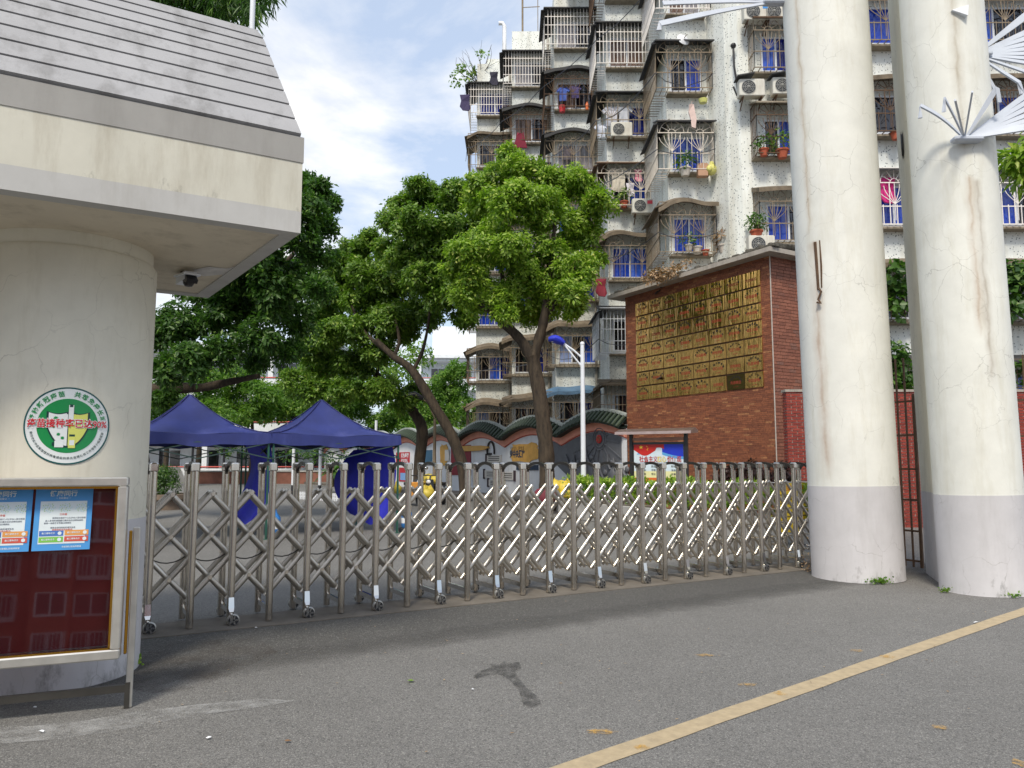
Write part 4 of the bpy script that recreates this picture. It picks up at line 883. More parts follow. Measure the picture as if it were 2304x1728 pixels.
for (u0, v0, u1, v1, lb) in ((1097, 1024, 1129, 1040, 'top scroll plaque below the black arc motif'), (1092, 1058, 1134, 1076, 'long scroll plaque with its dark roller on its far side'), (1126, 1061, 1158, 1080, 'scroll plaque with its dark roller on its near side'), (1101, 1079, 1138, 1095, 'lowest scroll plaque on the white wavy wall')):
    b, wd_, h_ = wboard('scroll_plaque', lb, 'plaque', u0, v0, u1, v1, SCRW, .04, .005, 'scroll plaques on the wavy wall')
    m = MB(); x = wd_ + .05 if 'near' not in lb else -.05; m.tube((x, .03, -.06), (x, .03, h_ + .06), .06, n=10); m.build('roller', SCRD, b)
    m = MB(); [rect(m, wd_ * .12, wd_ * .88, h_ * y, h_ * y + .035, lambda a, c: Vector((a, .043, c))) for y in (.2, .45, .7)]; m.build('ink_lines', INK, b, kind='stuff')
def ragged(name, label, u, v, su, sv, mat, seed, th=.03):
    rg = random.Random(seed); s, z = wallpos(u, v); s2, _ = wallpos(u - su, v); ru = abs(s2 - s); _, z2 = wallpos(u, v - sv); rz_ = abs(z2 - z); n = 22
    m = MB(); m.prism([(ru * math.copysign(abs(math.cos(a)) ** .6, math.cos(a)) * rg.uniform(.8, 1.08), rz_ * math.copysign(abs(math.sin(a)) ** .6, math.sin(a)) * rg.uniform(.8, 1.1)) for a in [2 * math.pi * j / n for j in range(n)]], (0, 0, 0), (1, 0, 0), (0, 0, 1), (0, 1, 0), th)
    b = m.build(name, mat, None); b.location = W0 + N * s - T * .006 + Vector((0, 0, z)); b.rotation_euler = (0, 0, WA); tag(b, label, 'board'); return b, ru, rz_
b, ru, rz_ = ragged('ochre_board', 'ragged ochre board with navy lettering beside the big trunk', 1180, 1018, 32, 22, OCHRE, 4)
m = MB(); put_text(m, '不忘初心跟党走', .2, lambda x, y: Vector((-x, .034, y)), -.45 * ru, rz_ * .38, 0, .0, ru * 1.0); m.build('thin_lettering', INK, b)
m = MB(); put_text(m, '党中央汇在', .34, lambda x, y: Vector((-x, .034, y)), -.45 * ru, -.2 * rz_, 0, .05, ru * 1.05); m.build('navy_lettering', NAVY, b)
ragged('ochre_board', 'narrow ragged ochre board farther along the wavy wall', 1000, 1022, 9, 24, OCHRE, 5)
b, ru, rz_ = ragged('ochre_drape', 'crumpled ochre ribbon under the eave of the wavy wall', 1062, 1009, 36, 6, OCHRE, 6, .09)
b, wd_, h_ = wboard('red_board', 'deep red board behind the leaning trunk on the wavy wall', 'board', 1016, 1003, 1060, 1070, flat('deep_red', (130, 24, 40), .6), .03)
b, wd_, h_ = wboard('paper_notice', 'small white paper notice on the ochre board', 'notice', 1003, 1012, 1012, 1037, SCRW, .012, .042)
b, wd_, h_ = wboard('red_poster', 'red poster with white characters beyond the tent', 'poster', 892, 1018, 922, 1046, flat('poster_crimson', (176, 36, 50), .6), .02)
m = MB(); [put_text(m, t_, h_ * .36, mirror_fn(wd_, .022), wd_ * .66, h_ * y, 0, .03, wd_ * .55) for t_, y in (('红色基因', .72), ('代代相传', .28))]; m.build('white_lettering', WHITEM, b)
b, wd_, h_ = wboard('red_poster', 'red poster with a blue picture near the scooters', 'poster', 899, 1052, 918, 1084, flat('poster_crimson', (176, 36, 50), .6), .02)
m = MB(); rect(m, wd_ * .15, wd_ * .75, h_ * .1, h_ * .62, mirror_fn(wd_, .022)); m.build('picture', flat('picture_blue', (120, 160, 210), .5), b)
b, wd_, h_ = wboard('blue_board', 'dull blue board on the wavy wall between two leaning trunks', 'board', 953, 1013, 973, 1046, flat('dull_blue', (56, 96, 124), .6), .03)
b, wd_, h_ = wboard('navy_board', 'navy board low on the wall behind the big trunk', 'board', 1163, 1046, 1212, 1058, NAVY, .03)
m = MB(); s, z = wallpos(1106, 1008); m.path([(s + .34 * math.cos(R(a)), .05, z - .2 + .5 * math.sin(R(a))) for a in range(-10, 191, 20)], .04, 6); m.box(s - .05, s + .3, .005, .05, z - .35, z - .22)
tag(m.build('arc_motif', INK, None, loc=W0, rot=(0, 0, WA)), 'black arc motif mounted on the wavy wall above the scrolls', 'ornament')
# raised footway along the wall
m = MB(); m.M = Matrix.Translation(W0) @ Matrix.Rotation(WA, 4, 'Z'); m.box(-HL * .3, SEND, -.3, 1.9, -.02, .14); m.build('footway', CONC, kind='structure')

# ================================================================== apartment block, stepped bays
FH = 2.9; LV = [22.0 - FH * k for k in range(8)]        # awning height of each storey, top first
apt = thing('apartment_building', 'speckled white apartment block with stepped caged bays and blue curtained windows', 'apartment block', (6, 26, 0))
OFF = Vector((-6, -26, 0))
def bpart(m, name, mats, parent=apt, **k):
    m.v = [tuple(Vector(p) + OFF) for p in m.v] if parent is apt else m.v
    return m.build(name, mats, parent, **k)
ZROOF = 23.3
YB = [26.0, 29.7, 33.4, 37.0, 40.2, 48.0]; XL = [5.45, 3.80, 1.92, 0.0, -1.9]
for i in range(5):
    m = MB(); m.box(XL[i], 18, YB[i], YB[i + 1], 0, ZROOF); bpart(m, 'wall', SPECK)
m = MB(); m.prism([(6.92, 26), (7.25, 25.0), (7.6, 24.6), (9.9, 24.6), (9.9, 26)][::-1], (0, 0, 0), (1, 0, 0), (0, 1, 0), (0, 0, 1), ZROOF + .6); bpart(m, 'wall', SPECK)
m = MB(); m.box(9.9, 18, 22.9, 26, 0, ZROOF + .6); bpart(m, 'wall', SPECK)
m = MB(); m.box(2.4, 18, 31, 47, ZROOF, ZROOF + 2.2); bpart(m, 'roof_room', SPECK)
m = MB(); m.box(-1.4, 1.8, 40.6, 47.5, ZROOF, ZROOF + .5); bpart(m, 'parapet', SPECK)
m = MB(); m.tube((.55, 38, ZROOF), (.55, 38, ZROOF + 3.4), .05); [m.tube((.55, 38, ZROOF + z), (.55 + l, 38, ZROOF + z + .05), .022) for z, l in ((3.2, 1.2), (2.9, .7), (1.9, .9))]; m.tube((1.35, 38, ZROOF), (1.35, 38, ZROOF + 2.4), .02)
bpart(m, 'roof_antenna', IRONG)
m = MB(); m.path([(-.4, 38.2, ZROOF - .6), (-.4, 38.2, ZROOF + 1.0), (-.5, 38.2, ZROOF + 1.15), (-.7, 38.2, ZROOF + 1.15)], .11, 10); bpart(m, 'vent_pipe', WHITE, smooth=True)

def fan_bars(m, cx, cz, r, y, m_=0, rad=.012):
    for a in range(0, 181, 30): m.tube((cx + .3 * r * math.cos(R(a)), y, cz + .3 * r * math.sin(R(a))), (cx + r * math.cos(R(a)), y, cz + r * math.sin(R(a))), rad, n=4)
    for q_ in (1.0, .3): m.path([(cx + q_ * r * math.cos(R(a)), y, cz + q_ * r * math.sin(R(a))) for a in range(0, 181, 18)], rad, 4)
def palm_bars(m, cx, z0, z1, w_, y, rad=.012):
    for k in (-1, -.62, -.3, .3, .62, 1):
        m.path([(cx + k * w_ * .5 * (1 - (1 - s_) ** 2), y, z0 + (z1 - z0) * (s_ ** .8) * (1 - .25 * abs(k))) for s_ in (0, .2, .4, .6, .8, 1)], rad, 4)
    m.tube((cx, y, z0 - .5), (cx, y, z1), rad, n=4)
def window(x0, x1, y, z0, z1, panes, cols):
    fw = .06; m = MB(); n = len(panes)
    m.box(x0, x1, y - .05, y - .001, z0, z0 + fw); m.box(x0, x1, y - .05, y - .001, z1 - fw, z1); m.box(x0, x0 + fw, y - .05, y - .001, z0 + fw, z1 - fw); m.box(x1 - fw, x1, y - .05, y - .001, z0 + fw, z1 - fw)
    wi = (x1 - x0 - fw) / n
    for i in range(1, n): m.box(x0 + wi * i, x0 + wi * i + fw, y - .055, y - .001, z0 + fw, z1 - fw)
    f_ = bpart(m, 'window', WHITEM)
    for i, c in enumerate(panes):
        a, b = x0 + fw + wi * i, x0 + wi * (i + 1); k = 10; m = MB()
        vs = [(a + (b - a) * j / k, y - .018 + .010 * math.sin(j * 1.9 + i) * cols, z) for z in (z0 + fw, z1 - fw) for j in range(k + 1)]
        m.add([Vector(p) + OFF for p in vs], [(j, j + 1, k + 2 + j, k + 1 + j) for j in range(k)]); m.build('pane', {'b': PANE_BS[random.choice((0, 0, 1, 2))], 'd': PANE_D, 'c': PANE_C, 's': PANE_S, 't': PANE_T}[c], f_)
def unit(x0, x1, y, zt, panes='bb', cage='grid', iron=IRONW, awn='flat', awm=None, left=True, pro=.62, lx=.45, seed=0, ledge=True, wx=None, dep=1.9):
    """one storey of a bay: window in the wall, cage round it, awning above and ledge below"""
    rg = random.Random(seed); zb = zt - 1.78
    wa_, wb_ = wx or (x0 + .12, x1 - .25)
    window(wa_, wb_, y, zb + .12, zt - .42, panes, 1)
    cx0 = x0 - (lx if left else 0); cx1 = x1 - .02; yf = y - pro; bk = y + (dep if left else 0)
    if cage:
        m = MB(); rad = .017 if iron in (IRONW, WHITEM) else .013
        def face(p, q, step=.14):
            p, q = Vector(p), Vector(q); ln = (q - p).length; k = max(2, int(ln / step))
            for j in range(k + 1):
                e = p.lerp(q, j / k); m.tube((e.x, e.y, zb), (e.x, e.y, zt - .04), rad, n=4)
        hz = [zb, zb + .45, zb + .9, zb + 1.3, zt - .05] if cage == 'grid' else [zb, zb + .55, zb + 1.28, zt - .05]
        fr_ = [(cx0, yf), (cx1, yf)]; lf = [(cx0, yf), (cx0, bk)]; rt = [(cx1, yf), (cx1, y - .01)]
        for seg in ([fr_, lf, rt] if left else [fr_, [(cx0, yf), (cx0, y - .01)], rt]):
            for z in hz: m.bar((*seg[0], z), (*seg[1], z), .022, .03)
            if cage == 'grid' or seg is not fr_: face((*seg[0], 0), (*seg[1], 0))
        if cage != 'grid':
            wdt = cx1 - cx0; k = 2 if wdt < 2.4 else 3
            for j in range(k):
                c = cx0 + wdt * (j + .5) / k; fan_bars(m, c, zb + 1.28, min(.42, wdt / k * .48), yf); palm_bars(m, c, zb + .62, zb + 1.28, wdt / k * .9, yf)
            kk_ = int(wdt / .19)
            for j in range(kk_ + 1): x = cx0 + wdt * j / kk_; m.tube((x, yf, zb), (x, yf, zb + (.6 if j % 2 else 1.3)), rad, n=4)
        for j in range(int((cx1 - cx0) / .2)): x = cx0 + .2 * j; m.bar((x, yf, zb), (x, y - .01, zb), .02, .02)
        m.bar((cx0, (yf + y) / 2, zb + .002), (cx1, (yf + y) / 2, zb + .002), .02, .02)
        if left:
            for j in range(int(dep / .2)): m.bar((cx0, y + .2 * j, zb), (x0 - .01, y + .2 * j, zb), .02, .02)
        bpart(m, 'security_cage', iron)
    if ledge:
        m = MB(); m.box(x0 - .02, x1 - .1, y - .34, y - .002, zb - .07, zb - .015)
        bpart(m, 'ledge', LEDGE)
    if awn:
        m = MB(); awm = awm or AWN_D; k = 14; of = .18
        def sag(t_): return {'flat': 0, 'curve': .12 * math.sin(t_ * math.pi) + .05 * math.sin(t_ * 9 + seed), 'tile': .07 * math.sin(t_ * math.pi) }[awn]
        a, b = cx0 - (.05), cx1 + .06; th_ = .05 if awn == 'flat' else .14
        vs = []
        for j in range(k + 1):
            t_ = j / k; x = a + (b - a) * t_; z = zt + sag(t_) - (.16 * max(0, .2 - t_) / .2 if awn == 'curve' else 0)
            vs += [(x, yf - of, z - .12), (x, y - .002, z + .16), (x, y - .002, z + .16 - th_), (x, yf - of, z - .12 - th_)]
        fs = []
        for j in range(k):
            o = 4 * j; fs += [(o, o + 4, o + 5, o + 1), (o + 3, o + 2, o + 6, o + 7), (o, o + 3, o + 7, o + 4)]
        fs += [(0, 1, 2, 3), (4 * k, 4 * k + 3, 4 * k + 2, 4 * k + 1)]; m.add(vs, fs)
        if left:
            m.add([(cx0 - of, yf - of, zt - .28), (x0 - .002, yf - of + .3, zt + .06), (x0 - .002, bk, zt + .08), (cx0 - of, bk, zt - .24),
                   (cx0 - of, yf - of, zt - .32), (x0 - .002, yf - of + .3, zt + .02), (x0 - .002, bk, zt + .04), (cx0 - of, bk, zt - .28)], [(0, 1, 2, 3), (7, 6, 5, 4), (0, 4, 5, 1), (3, 7, 4, 0), (2, 6, 7, 3)])
        bpart(m, 'awning', awm)
# bay A ... E: (x0, x1, y, {storey: options})
A_ = (5.45, 6.95, 26.0)
unit(*A_, LV[1], 'tc', 'grid', IRONW, 'flat', seed=1)
unit(*A_, LV[2], 'db', 'fan', IRONG, 'flat', seed=2)
unit(*A_, LV[3], 'bb', 'fan', IRONB, 'flat', AWN_D, seed=3)
unit(*A_, LV[4], 'bb', 'fan', IRONG, 'curve', AWN_T, seed=4)
unit(*A_, LV[5], 'bb', 'grid', IRONW, 'flat', seed=5); unit(*A_, LV[6], 'dd', 'fan', IRONG, 'flat', seed=6); unit(*A_, LV[0], 'tc', 'grid', IRON, 'flat', seed=31)
B_ = (3.80, 5.62, 29.7)
unit(*B_, LV[0], 'dd', 'grid', IRON, 'flat', seed=7); unit(*B_, LV[1], 'tt', 'grid', IRONW, 'flat', seed=8)
unit(*B_, LV[2], 'db', 'fan', IRONG, 'flat', seed=9); unit(*B_, LV[3], 'db', 'fan', IRONB, 'flat', IRON, seed=10)
unit(*B_, LV[4], 'bb', 'fan', IRONG, 'curve', AWN_T, seed=11); unit(*B_, LV[5], 'dc', 'grid', WHITEM, 'flat', AWN_D, seed=12); unit(*B_, LV[6], 'dd', 'grid', IRONG, 'flat', AWN_T, seed=13)
C_b = (1.92, 3.98, 33.4)
unit(*C_b, LV[0], 'cd', 'grid', IRONW, 'flat', seed=14); unit(*C_b, LV[1], 'td', 'fan', IRON, 'curve', AWN_D, seed=15); unit(*C_b, LV[2], 'cc', 'fan', IRONG, 'curve', AWN_D, seed=16)
unit(*C_b, LV[3], 'bd', 'fan', IRONG, 'curve', AWN_T, seed=17); unit(*C_b, LV[4], 'db', 'fan', IRONG, 'curve', AWN_T, seed=18); unit(*C_b, LV[5], 'sdb', 'fan', IRONG, 'curve', AWN_T, seed=19); unit(*C_b, LV[6], 'db', 'fan', IRONG, 'curve', AWN_B, seed=20)
D_b = (0.0, 2.1, 37.0)
unit(*D_b, LV[0], 'cd', 'grid', IRONW, 'flat', seed=21); unit(*D_b, LV[1], 'td', 'fan', IRON, 'curve', AWN_D, seed=22); unit(*D_b, LV[2], 'dd', 'fan', IRONG, 'curve', AWN_D, seed=23)
unit(*D_b, LV[3], 'bd', 'fan', IRONG, 'curve', AWN_T, seed=24); unit(*D_b, LV[4], 'bb', 'fan', IRONG, 'curve', AWN_T, seed=25); unit(*D_b, LV[5], 'db', 'fan', IRONG, 'curve', AWN_T, seed=26); unit(*D_b, LV[6], 'ddb', 'fan', IRONG, 'curve', AWN_T, seed=27)
E_b = (-1.9, .2, 40.2)
unit(*E_b, LV[0], 'bb', 'grid', IRONW, 'flat', seed=28)
for k, pn in ((1, 'dd'), (2, 'bd'), (3, 'db'), (4, 'bb'), (5, 'dbb'), (6, 'sdd')): unit(*E_b, LV[k], pn, 'fan', IRONG, 'curve', AWN_T, seed=30 + k)
for k, pn, cg, ir, aw, am_ in ((1, 'bd', 'fan', IRONG, 'flat', IRON), (2, 'bbt', 'fan', IRONG, 'flat', IRON), (3, 'dbd', 'fan', IRON, 'flat', LEDGE), (4, 'bd', 'fan', IRONG, 'tile', AWN_T), (5, 'bd', 'fan', IRONG, 'flat', AWN_D), (6, 'dd', 'grid', IRONG, 'flat', AWN_D)):
    unit(7.95, 9.85, 24.6, LV[k], pn, cg, ir, aw, am_, left=False, pro=.6, seed=40 + k, wx=(8.35, 9.8))
for (xa, xb, sd_) in ((10.9, 13.2, 50), (13.9, 16.4, 60)):
    for k, pn, cg, ir in ((1, 'bb', 'fan', IRON), (2, 'bd', 'fan', IRONG), (3, 'db', 'fan', IRON), (4, 'bbd', 'fan', IRONW), (5, 'dd', 'grid', IRONG), (6, 'db', 'grid', IRONG)):
        unit(xa, xb, 22.9, LV[k], pn, cg, ir, 'tile' if k % 2 else 'flat', AWN_T if k % 2 else AWN_D, left=False, pro=.55, seed=sd_ + k)
m = MB(); g_ = random.Random(8)                              # drain pipes and slack cables on the stepped walls
for i in range(1, 5): m.tube((XL[i - 1] - .12, YB[i] - .08, 0), (XL[i - 1] - .12, YB[i] - .08, ZROOF), .055, n=8)
bpart(m, 'drain_pipe', P('drain_pipe_grey', S(160, 154, 142), .7, var=.2, dirt=S(96, 80, 64)), smooth=True)
for z in (18.2, 14.9, 12.2, 9.3, 6.2):
    m = MB(); pts = []
    for (xa, ya), (xb, yb) in zip([(6.95, 25.3)] + [(XL[i] - .5, YB[i] - .7) for i in range(5)], [(XL[i] - .5, YB[i] - .7) for i in range(5)] + [(-2.6, 41.5)]):
        sg = g_.uniform(.1, .5)
        for j in range(6): t_ = j / 6; pts.append((xa + (xb - xa) * t_, ya + (yb - ya) * t_, z + g_.uniform(-.04, .04) - sg * 4 * t_ * (1 - t_)))
    m.path(pts, .016, 4); bpart(m, 'slack_cable', BLACKM)
m = MB(); m.path([at(1660, 200, 24.55), at(1652, 150, 24.5), at(1650, 108, 24.5)], .035, 6); m.ball(tuple(at(1650, 103, 24.5)), .1, n=8); m.path([at(1650, 195, 24.5), at(1658, 215, 24.5), at(1690, 222, 24.4)], .03, 6); bpart(m, 'wall_hose', BLACKM)

# outdoor air conditioner units
acp = thing('air_conditioner', 'air conditioner unit', 'air conditioner', (0, 0, 0), 0, 'air conditioner units on the apartment block')
m = MB(); m.cham(-.42, .42, -.16, .16, 0, .58, .025); m.build('casing', P('ac_white', S(206, 204, 194), .5, var=.06, dirt=S(150, 128, 100)), acp)
m = MB(); m.lathe([(.0, -.006), (.225, -.006), (.225, .0)], 24); mm = Matrix.Translation((-.12, -.162, .29)) @ Matrix.Rotation(R(90), 4, 'X'); m.v = [tuple(mm @ Vector(p)) for p in m.v]; m.build('fan_opening', P('ac_dark', S(52, 56, 62), .5), acp)
m = MB()
for r_ in (.225, .17, .115, .06): m.path([(-.12 + r_ * math.cos(i * math.pi / 10), -.176, .29 + r_ * math.sin(i * math.pi / 10)) for i in range(21)], .008, 4)
for j in range(8): a = j * math.pi / 4; m.tube((-.12, -.176, .29), (-.12 + .22 * math.cos(a), -.176, .29 + .22 * math.sin(a)), .006, n=4)
m.ball((-.12, -.178, .29), .04, n=8); m.build('fan_guard', P('ac_guard', S(150, 150, 146), .5), acp)
for x in (-.3, .3): m = MB(); m.bar((x, -.17, -.03), (x, .26, -.03), .04); m.bar((x, -.15, -.04), (x, .26, -.34), .03); m.build('bracket', IRON, acp)
acs = [(1398, 310, 29.1, 'white unit standing on the brown ledge beside the hanging shirts'), (1446, 482, 29.05, 'white unit with red label hung below the laundry balcony near the tree'), (1700, 50, 24.1, 'unit with a blue efficiency sticker high by the rusty pillar'), (1747, 50, 24.1, 'unit half hidden by the rusty pillar, next to the one with blue sticker'), (1690, 220, 24.1, 'rust-streaked unit under a small black rain cover'), (1765, 216, 24.1, 'unit half hidden by the rusty pillar, next to the rust-streaked one'), (1712, 572, 24.1, 'unit just above the brick house roof')]
for i, (u, v, y, lb) in enumerate(acs):
    p = at(u, v, y); o = acp if i == 0 else copy_tree(acp)
    o.location = p; o['label'] = 'air conditioner ' + lb
    if 'blue efficiency' in lb: m = MB(); m.box(.2, .36, -.166, -.163, .38, .52); m.build('sticker', flat('eff_blue', (60, 140, 210), .4), o)
    if 'red label' in lb: m = MB(); m.box(.16, .36, -.166, -.163, .36, .5); m.build('sticker', flat('eff_red', (214, 70, 84), .4), o)
    if 'rust-streaked' in lb:
        m = MB(); m.prism([(-.50, .60), (.05, .70), (.05, .74), (-.50, .64)], (0, -.3, 0), (1, 0, 0), (0, 0, 1), (0, 1, 0), .5); m.build('rain_cover', AWN_D, o)

# laundry
def shirt(name, label, u, v, y, wd_, c, kind='shirt'):
    p = at(u, v, y); m = MB()
    if kind == 'shirt': ol = [(-.5, .30), (-.28, .5), (-.1, .46), (.1, .46), (.28, .5), (.5, .30), (.40, .14), (.27, .24), (.27, -.5), (-.27, -.5), (-.27, .24), (-.40, .14)]
    elif kind == 'dress': ol = [(-.2, .5), (-.08, .42), (.08, .42), (.2, .5), (.24, .2), (.42, -.5), (-.42, -.5), (-.24, .2)]
    elif kind == 'strip': ol = [(-.10, .5), (.08, .52), (.12, .2), (.17, -.1), (.13, -.5), (-.02, -.44), (-.05, -.1), (-.13, .2)]
    else: ol = [(-.3, .5), (.3, .5), (.24, .1), (.34, -.3), (.22, -.5), (-.12, -.46), (-.3, -.2), (-.22, .12)]
    n = len(ol); fr_ = [(x * wd_, -.03 - .035 * math.sin(x * 19 + z * 5), z * wd_) for x, z in ol]; bk = [(a, b + .06, c_) for a, b, c_ in fr_]
    m.add(fr_ + bk, [tuple(range(n)), tuple(range(2 * n - 1, n - 1, -1))] + [(i, n + i, n + (i + 1) % n, (i + 1) % n) for i in range(n)])
    m.path([(0, 0, .46 * wd_), (0, 0, .6 * wd_), (.04, 0, .64 * wd_)], .01, 4)
    o = m.build(name, P('cloth_%d_%d_%d' % c, S(*c), .8, var=.15, scale=6, bump=.5, bscale=9), None); o.location = p; tag(o, label, 'laundry', 'laundry hung in the window cages')
shirt('hung_shirt', 'bright blue shirt hung in the dark upper cage', 1267, 212, 33.0, .62, (70, 96, 176))
shirt('hung_shirt', 'dull violet shirt hung next to the bright blue one', 1294, 207, 33.0, .58, (86, 78, 132))
shirt('hung_shirt', 'white shirt nearer the tree in the pair above the ledge air conditioner', 1376, 262, 29.3, .78, (206, 208, 220)); shirt('hung_shirt', 'pale grey shirt beside the blue window above the ledge air conditioner', 1404, 260, 29.3, .72, (196, 200, 210))
shirt('hung_towel', 'pinkish white towel hanging out over the middle bay\'s ledge', 1557, 262, 25.2, .85, (208, 184, 176), 'strip')
shirt('hung_dress', 'dark red dress hanging in the brown cage', 1171, 315, 36.4, .8, (120, 24, 50), 'dress')
shirt('hung_shirt', 'cream shirt hanging in the arched cage by the tree', 1392, 403, 29.25, .9, (214, 206, 190)); shirt('hung_towel', 'pink cloth hanging in the arched cage by the tree', 1436, 396, 29.2, .5, (220, 140, 160), 'towel'); shirt('hung_shirt', 'white top hanging low in the arched cage by the tree', 1418, 428, 29.2, .55, (214, 210, 220), 'towel')
shirt('hung_towel', 'magenta cloth hanging between the two cream pillars', 1996, 430, 22.5, .8, (196, 36, 120), 'towel'); shirt('hung_towel', 'crimson cloth hanging under the bay near the brick roof', 1352, 648, 29.0, .7, (140, 44, 60), 'towel')

shirt('hung_cloth', 'dark striped cloth hanging off the farthest bay against the sky', 1046, 232, 39.0, .9, (58, 50, 86), 'towel'); shirt('hung_cloth', 'dark rag hanging from the awning corner of the far upper bay', 1111, 178, 36.0, .7, (40, 38, 56), 'towel')
shirt('hung_shirt', 'black and white patterned top hanging in the grey cage over the treetop', 1276, 345, 33.0, .6, (90, 84, 92)); shirt('hung_shirt', 'white shirt bunched at the cage corner near the ledge air conditioner', 1352, 295, 29.4, .55, (206, 212, 226))
p = at(1538, 88, 25.3); dsh = thing('satellite_dish', 'small white satellite dish under the highest caged bay', 'satellite dish', p); m = MB(); m.lathe([(.002, .05), (.12, .035), (.22, -.02), (.235, -.02), (.13, .055), (.002, .07)], 18); mm = Matrix.Rotation(R(70), 4, 'X') @ Matrix.Rotation(R(20), 4, 'Y'); m.v = [tuple(mm @ Vector(q)) for q in m.v]; m.build('dish', WHITE, dsh, smooth=True); m = MB(); m.path([(0, .02, 0), (0, .2, -.1), (0, .6, -.1)], .02, 6); m.tube((0, -.02, 0), (.05, -.25, .02), .012); m.build('dish_arm', IRON, dsh)
for (u, v, y, c, nm, lb) in ((1265, 253, 33.05, (196, 56, 60), 'bucket', 'red bucket on the ledge of the dark upper cage'), (1321, 247, 33.05, (222, 110, 50), 'bottle', 'orange bottle standing in the corner of the dark upper cage'), (1582, 232, 25.5, (206, 206, 120), 'basin', 'pale yellow basin on the ledge over the hanging towel')):
    p = at(u, v, y); m = MB(); h_ = {'bucket': .3, 'bottle': .36, 'basin': .14}[nm]; r_ = {'bucket': .15, 'bottle': .08, 'basin': .15}[nm]
    m.lathe([(r_ * .8, 0), (r_, h_ * .7), (r_ * (.4 if nm == 'bottle' else 1.06), h_), (r_ * (.3 if nm == 'bottle' else .95), h_ * (1.0 if nm == 'bottle' else .9)), (.002, h_ * (1.0 if nm == 'bottle' else .3))], 16); tag(m.build(nm, P('plastic_%d_%d_%d' % c, S(*c), .4), None, smooth=True, loc=p), lb, nm)

# ================================================================== foliage
def leaf_mesh(name, C, D, Nn, ln, wd_, mat):
    n = len(C); D = D / (np.linalg.norm(D, axis=1, keepdims=True) + 1e-9); Sd = np.cross(D, Nn); Sd /= (np.linalg.norm(Sd, axis=1, keepdims=True) + 1e-9)
    Up = np.cross(Sd, D); l = ln[:, None]; w_ = wd_[:, None]
    v = np.stack([C, C + D * l * .45 + Sd * w_ * .5 + Up * w_ * .12, C + D * l - Up * l * .12, C + D * l * .45 - Sd * w_ * .5 + Up * w_ * .12], 1).reshape(-1, 3)
    b = np.arange(n) * 4; tri = np.stack([np.stack([b, b + 1, b + 2], 1), np.stack([b, b + 2, b + 3], 1)], 1).reshape(-1)
    me = bpy.data.meshes.new(name); me.vertices.add(4 * n); me.vertices.foreach_set('co', v.astype(np.float32).reshape(-1))
    me.loops.add(6 * n); me.loops.foreach_set('vertex_index', tri.astype(np.int32)); me.polygons.add(2 * n)
    me.polygons.foreach_set('loop_start', np.arange(0, 6 * n, 3, dtype=np.int32)); me.polygons.foreach_set('loop_total', np.full(2 * n, 3, dtype=np.int32))
    me.materials.append(mat); me.update(calc_edges=True); me.validate(); return me
def unitv(n, g): a = g.normal(size=(n, 3)); return a / np.linalg.norm(a, axis=1, keepdims=True)
def rosettes(blobs, per_m2, leaves, ln, aspect, seed, droop=.35, fill=.25, squash=.85, sub=0):
    """clumps of leaves over the surface of each blob, with some inside; blobs: (x, y, z, r); sub: lobes that break up each blob"""
    g = np.random.default_rng(seed); Cs, Ds, Ns = [], [], []
    if sub:
        fine = []
        for (x, y, z, r) in blobs:
            o = unitv(sub, g); o[:, 2] = o[:, 2] * .85 + .1; q = r * g.uniform(.26, .46, sub); d_ = r * g.uniform(.45, .98, sub)
            fine += [(x + o[i, 0] * d_[i], y + o[i, 1] * d_[i], z + o[i, 2] * d_[i] * squash, q[i]) for i in range(sub)]
        blobs = fine
    for (x, y, z, r) in blobs:
        k = max(5, int(per_m2 * 4 * math.pi * r * r * .55)); o = unitv(k, g); o[:, 2] = o[:, 2] * .9 + .18; o /= np.linalg.norm(o, axis=1, keepdims=True)
        rad = r * np.where(g.random(k) < fill, g.uniform(.3, .8, k), g.uniform(.82, 1.12, k))
        c = np.array([x, y, z]) + o * rad[:, None] * np.array([1, 1, squash])
        ax = o + np.array([0, 0, .55]); ax /= np.linalg.norm(ax, axis=1, keepdims=True)
        m_ = leaves; t_ = unitv(k * m_, g); A_ = np.repeat(ax, m_, 0); t_ = t_ - A_ * np.sum(t_ * A_, 1, keepdims=True) * .9
        t_ /= np.linalg.norm(t_, axis=1, keepdims=True); d_ = t_ + A_ * g.uniform(.1, .8, (k * m_, 1)); d_[:, 2] -= droop * g.uniform(.3, 1.5, k * m_)
        Cs.append(np.repeat(c, m_, 0) + t_ * g.uniform(0, .5, (k * m_, 1)) * ln + g.normal(0, .35 * ln, (k * m_, 3))); Ds.append(d_); Ns.append(A_ + g.normal(0, .3, (k * m_, 3)))
    C, D, Nn = np.concatenate(Cs), np.concatenate(Ds), np.concatenate(Ns); n = len(C); l = ln * g.uniform(.65, 1.25, n)
    return C, D, Nn, l, l * aspect * g.uniform(.8, 1.2, n)
def px_blobs(lst, Y, dep, seed, sx=1.0):
    g = random.Random(seed); out = []
    for (x, y, r) in lst:
        yy = Y + g.uniform(-dep, dep); p = at(x * 1.0416, y * 1.0416, yy); out.append((p.x, p.y, p.z, r * 1.0416 / FPX * yy * sx))
    return out
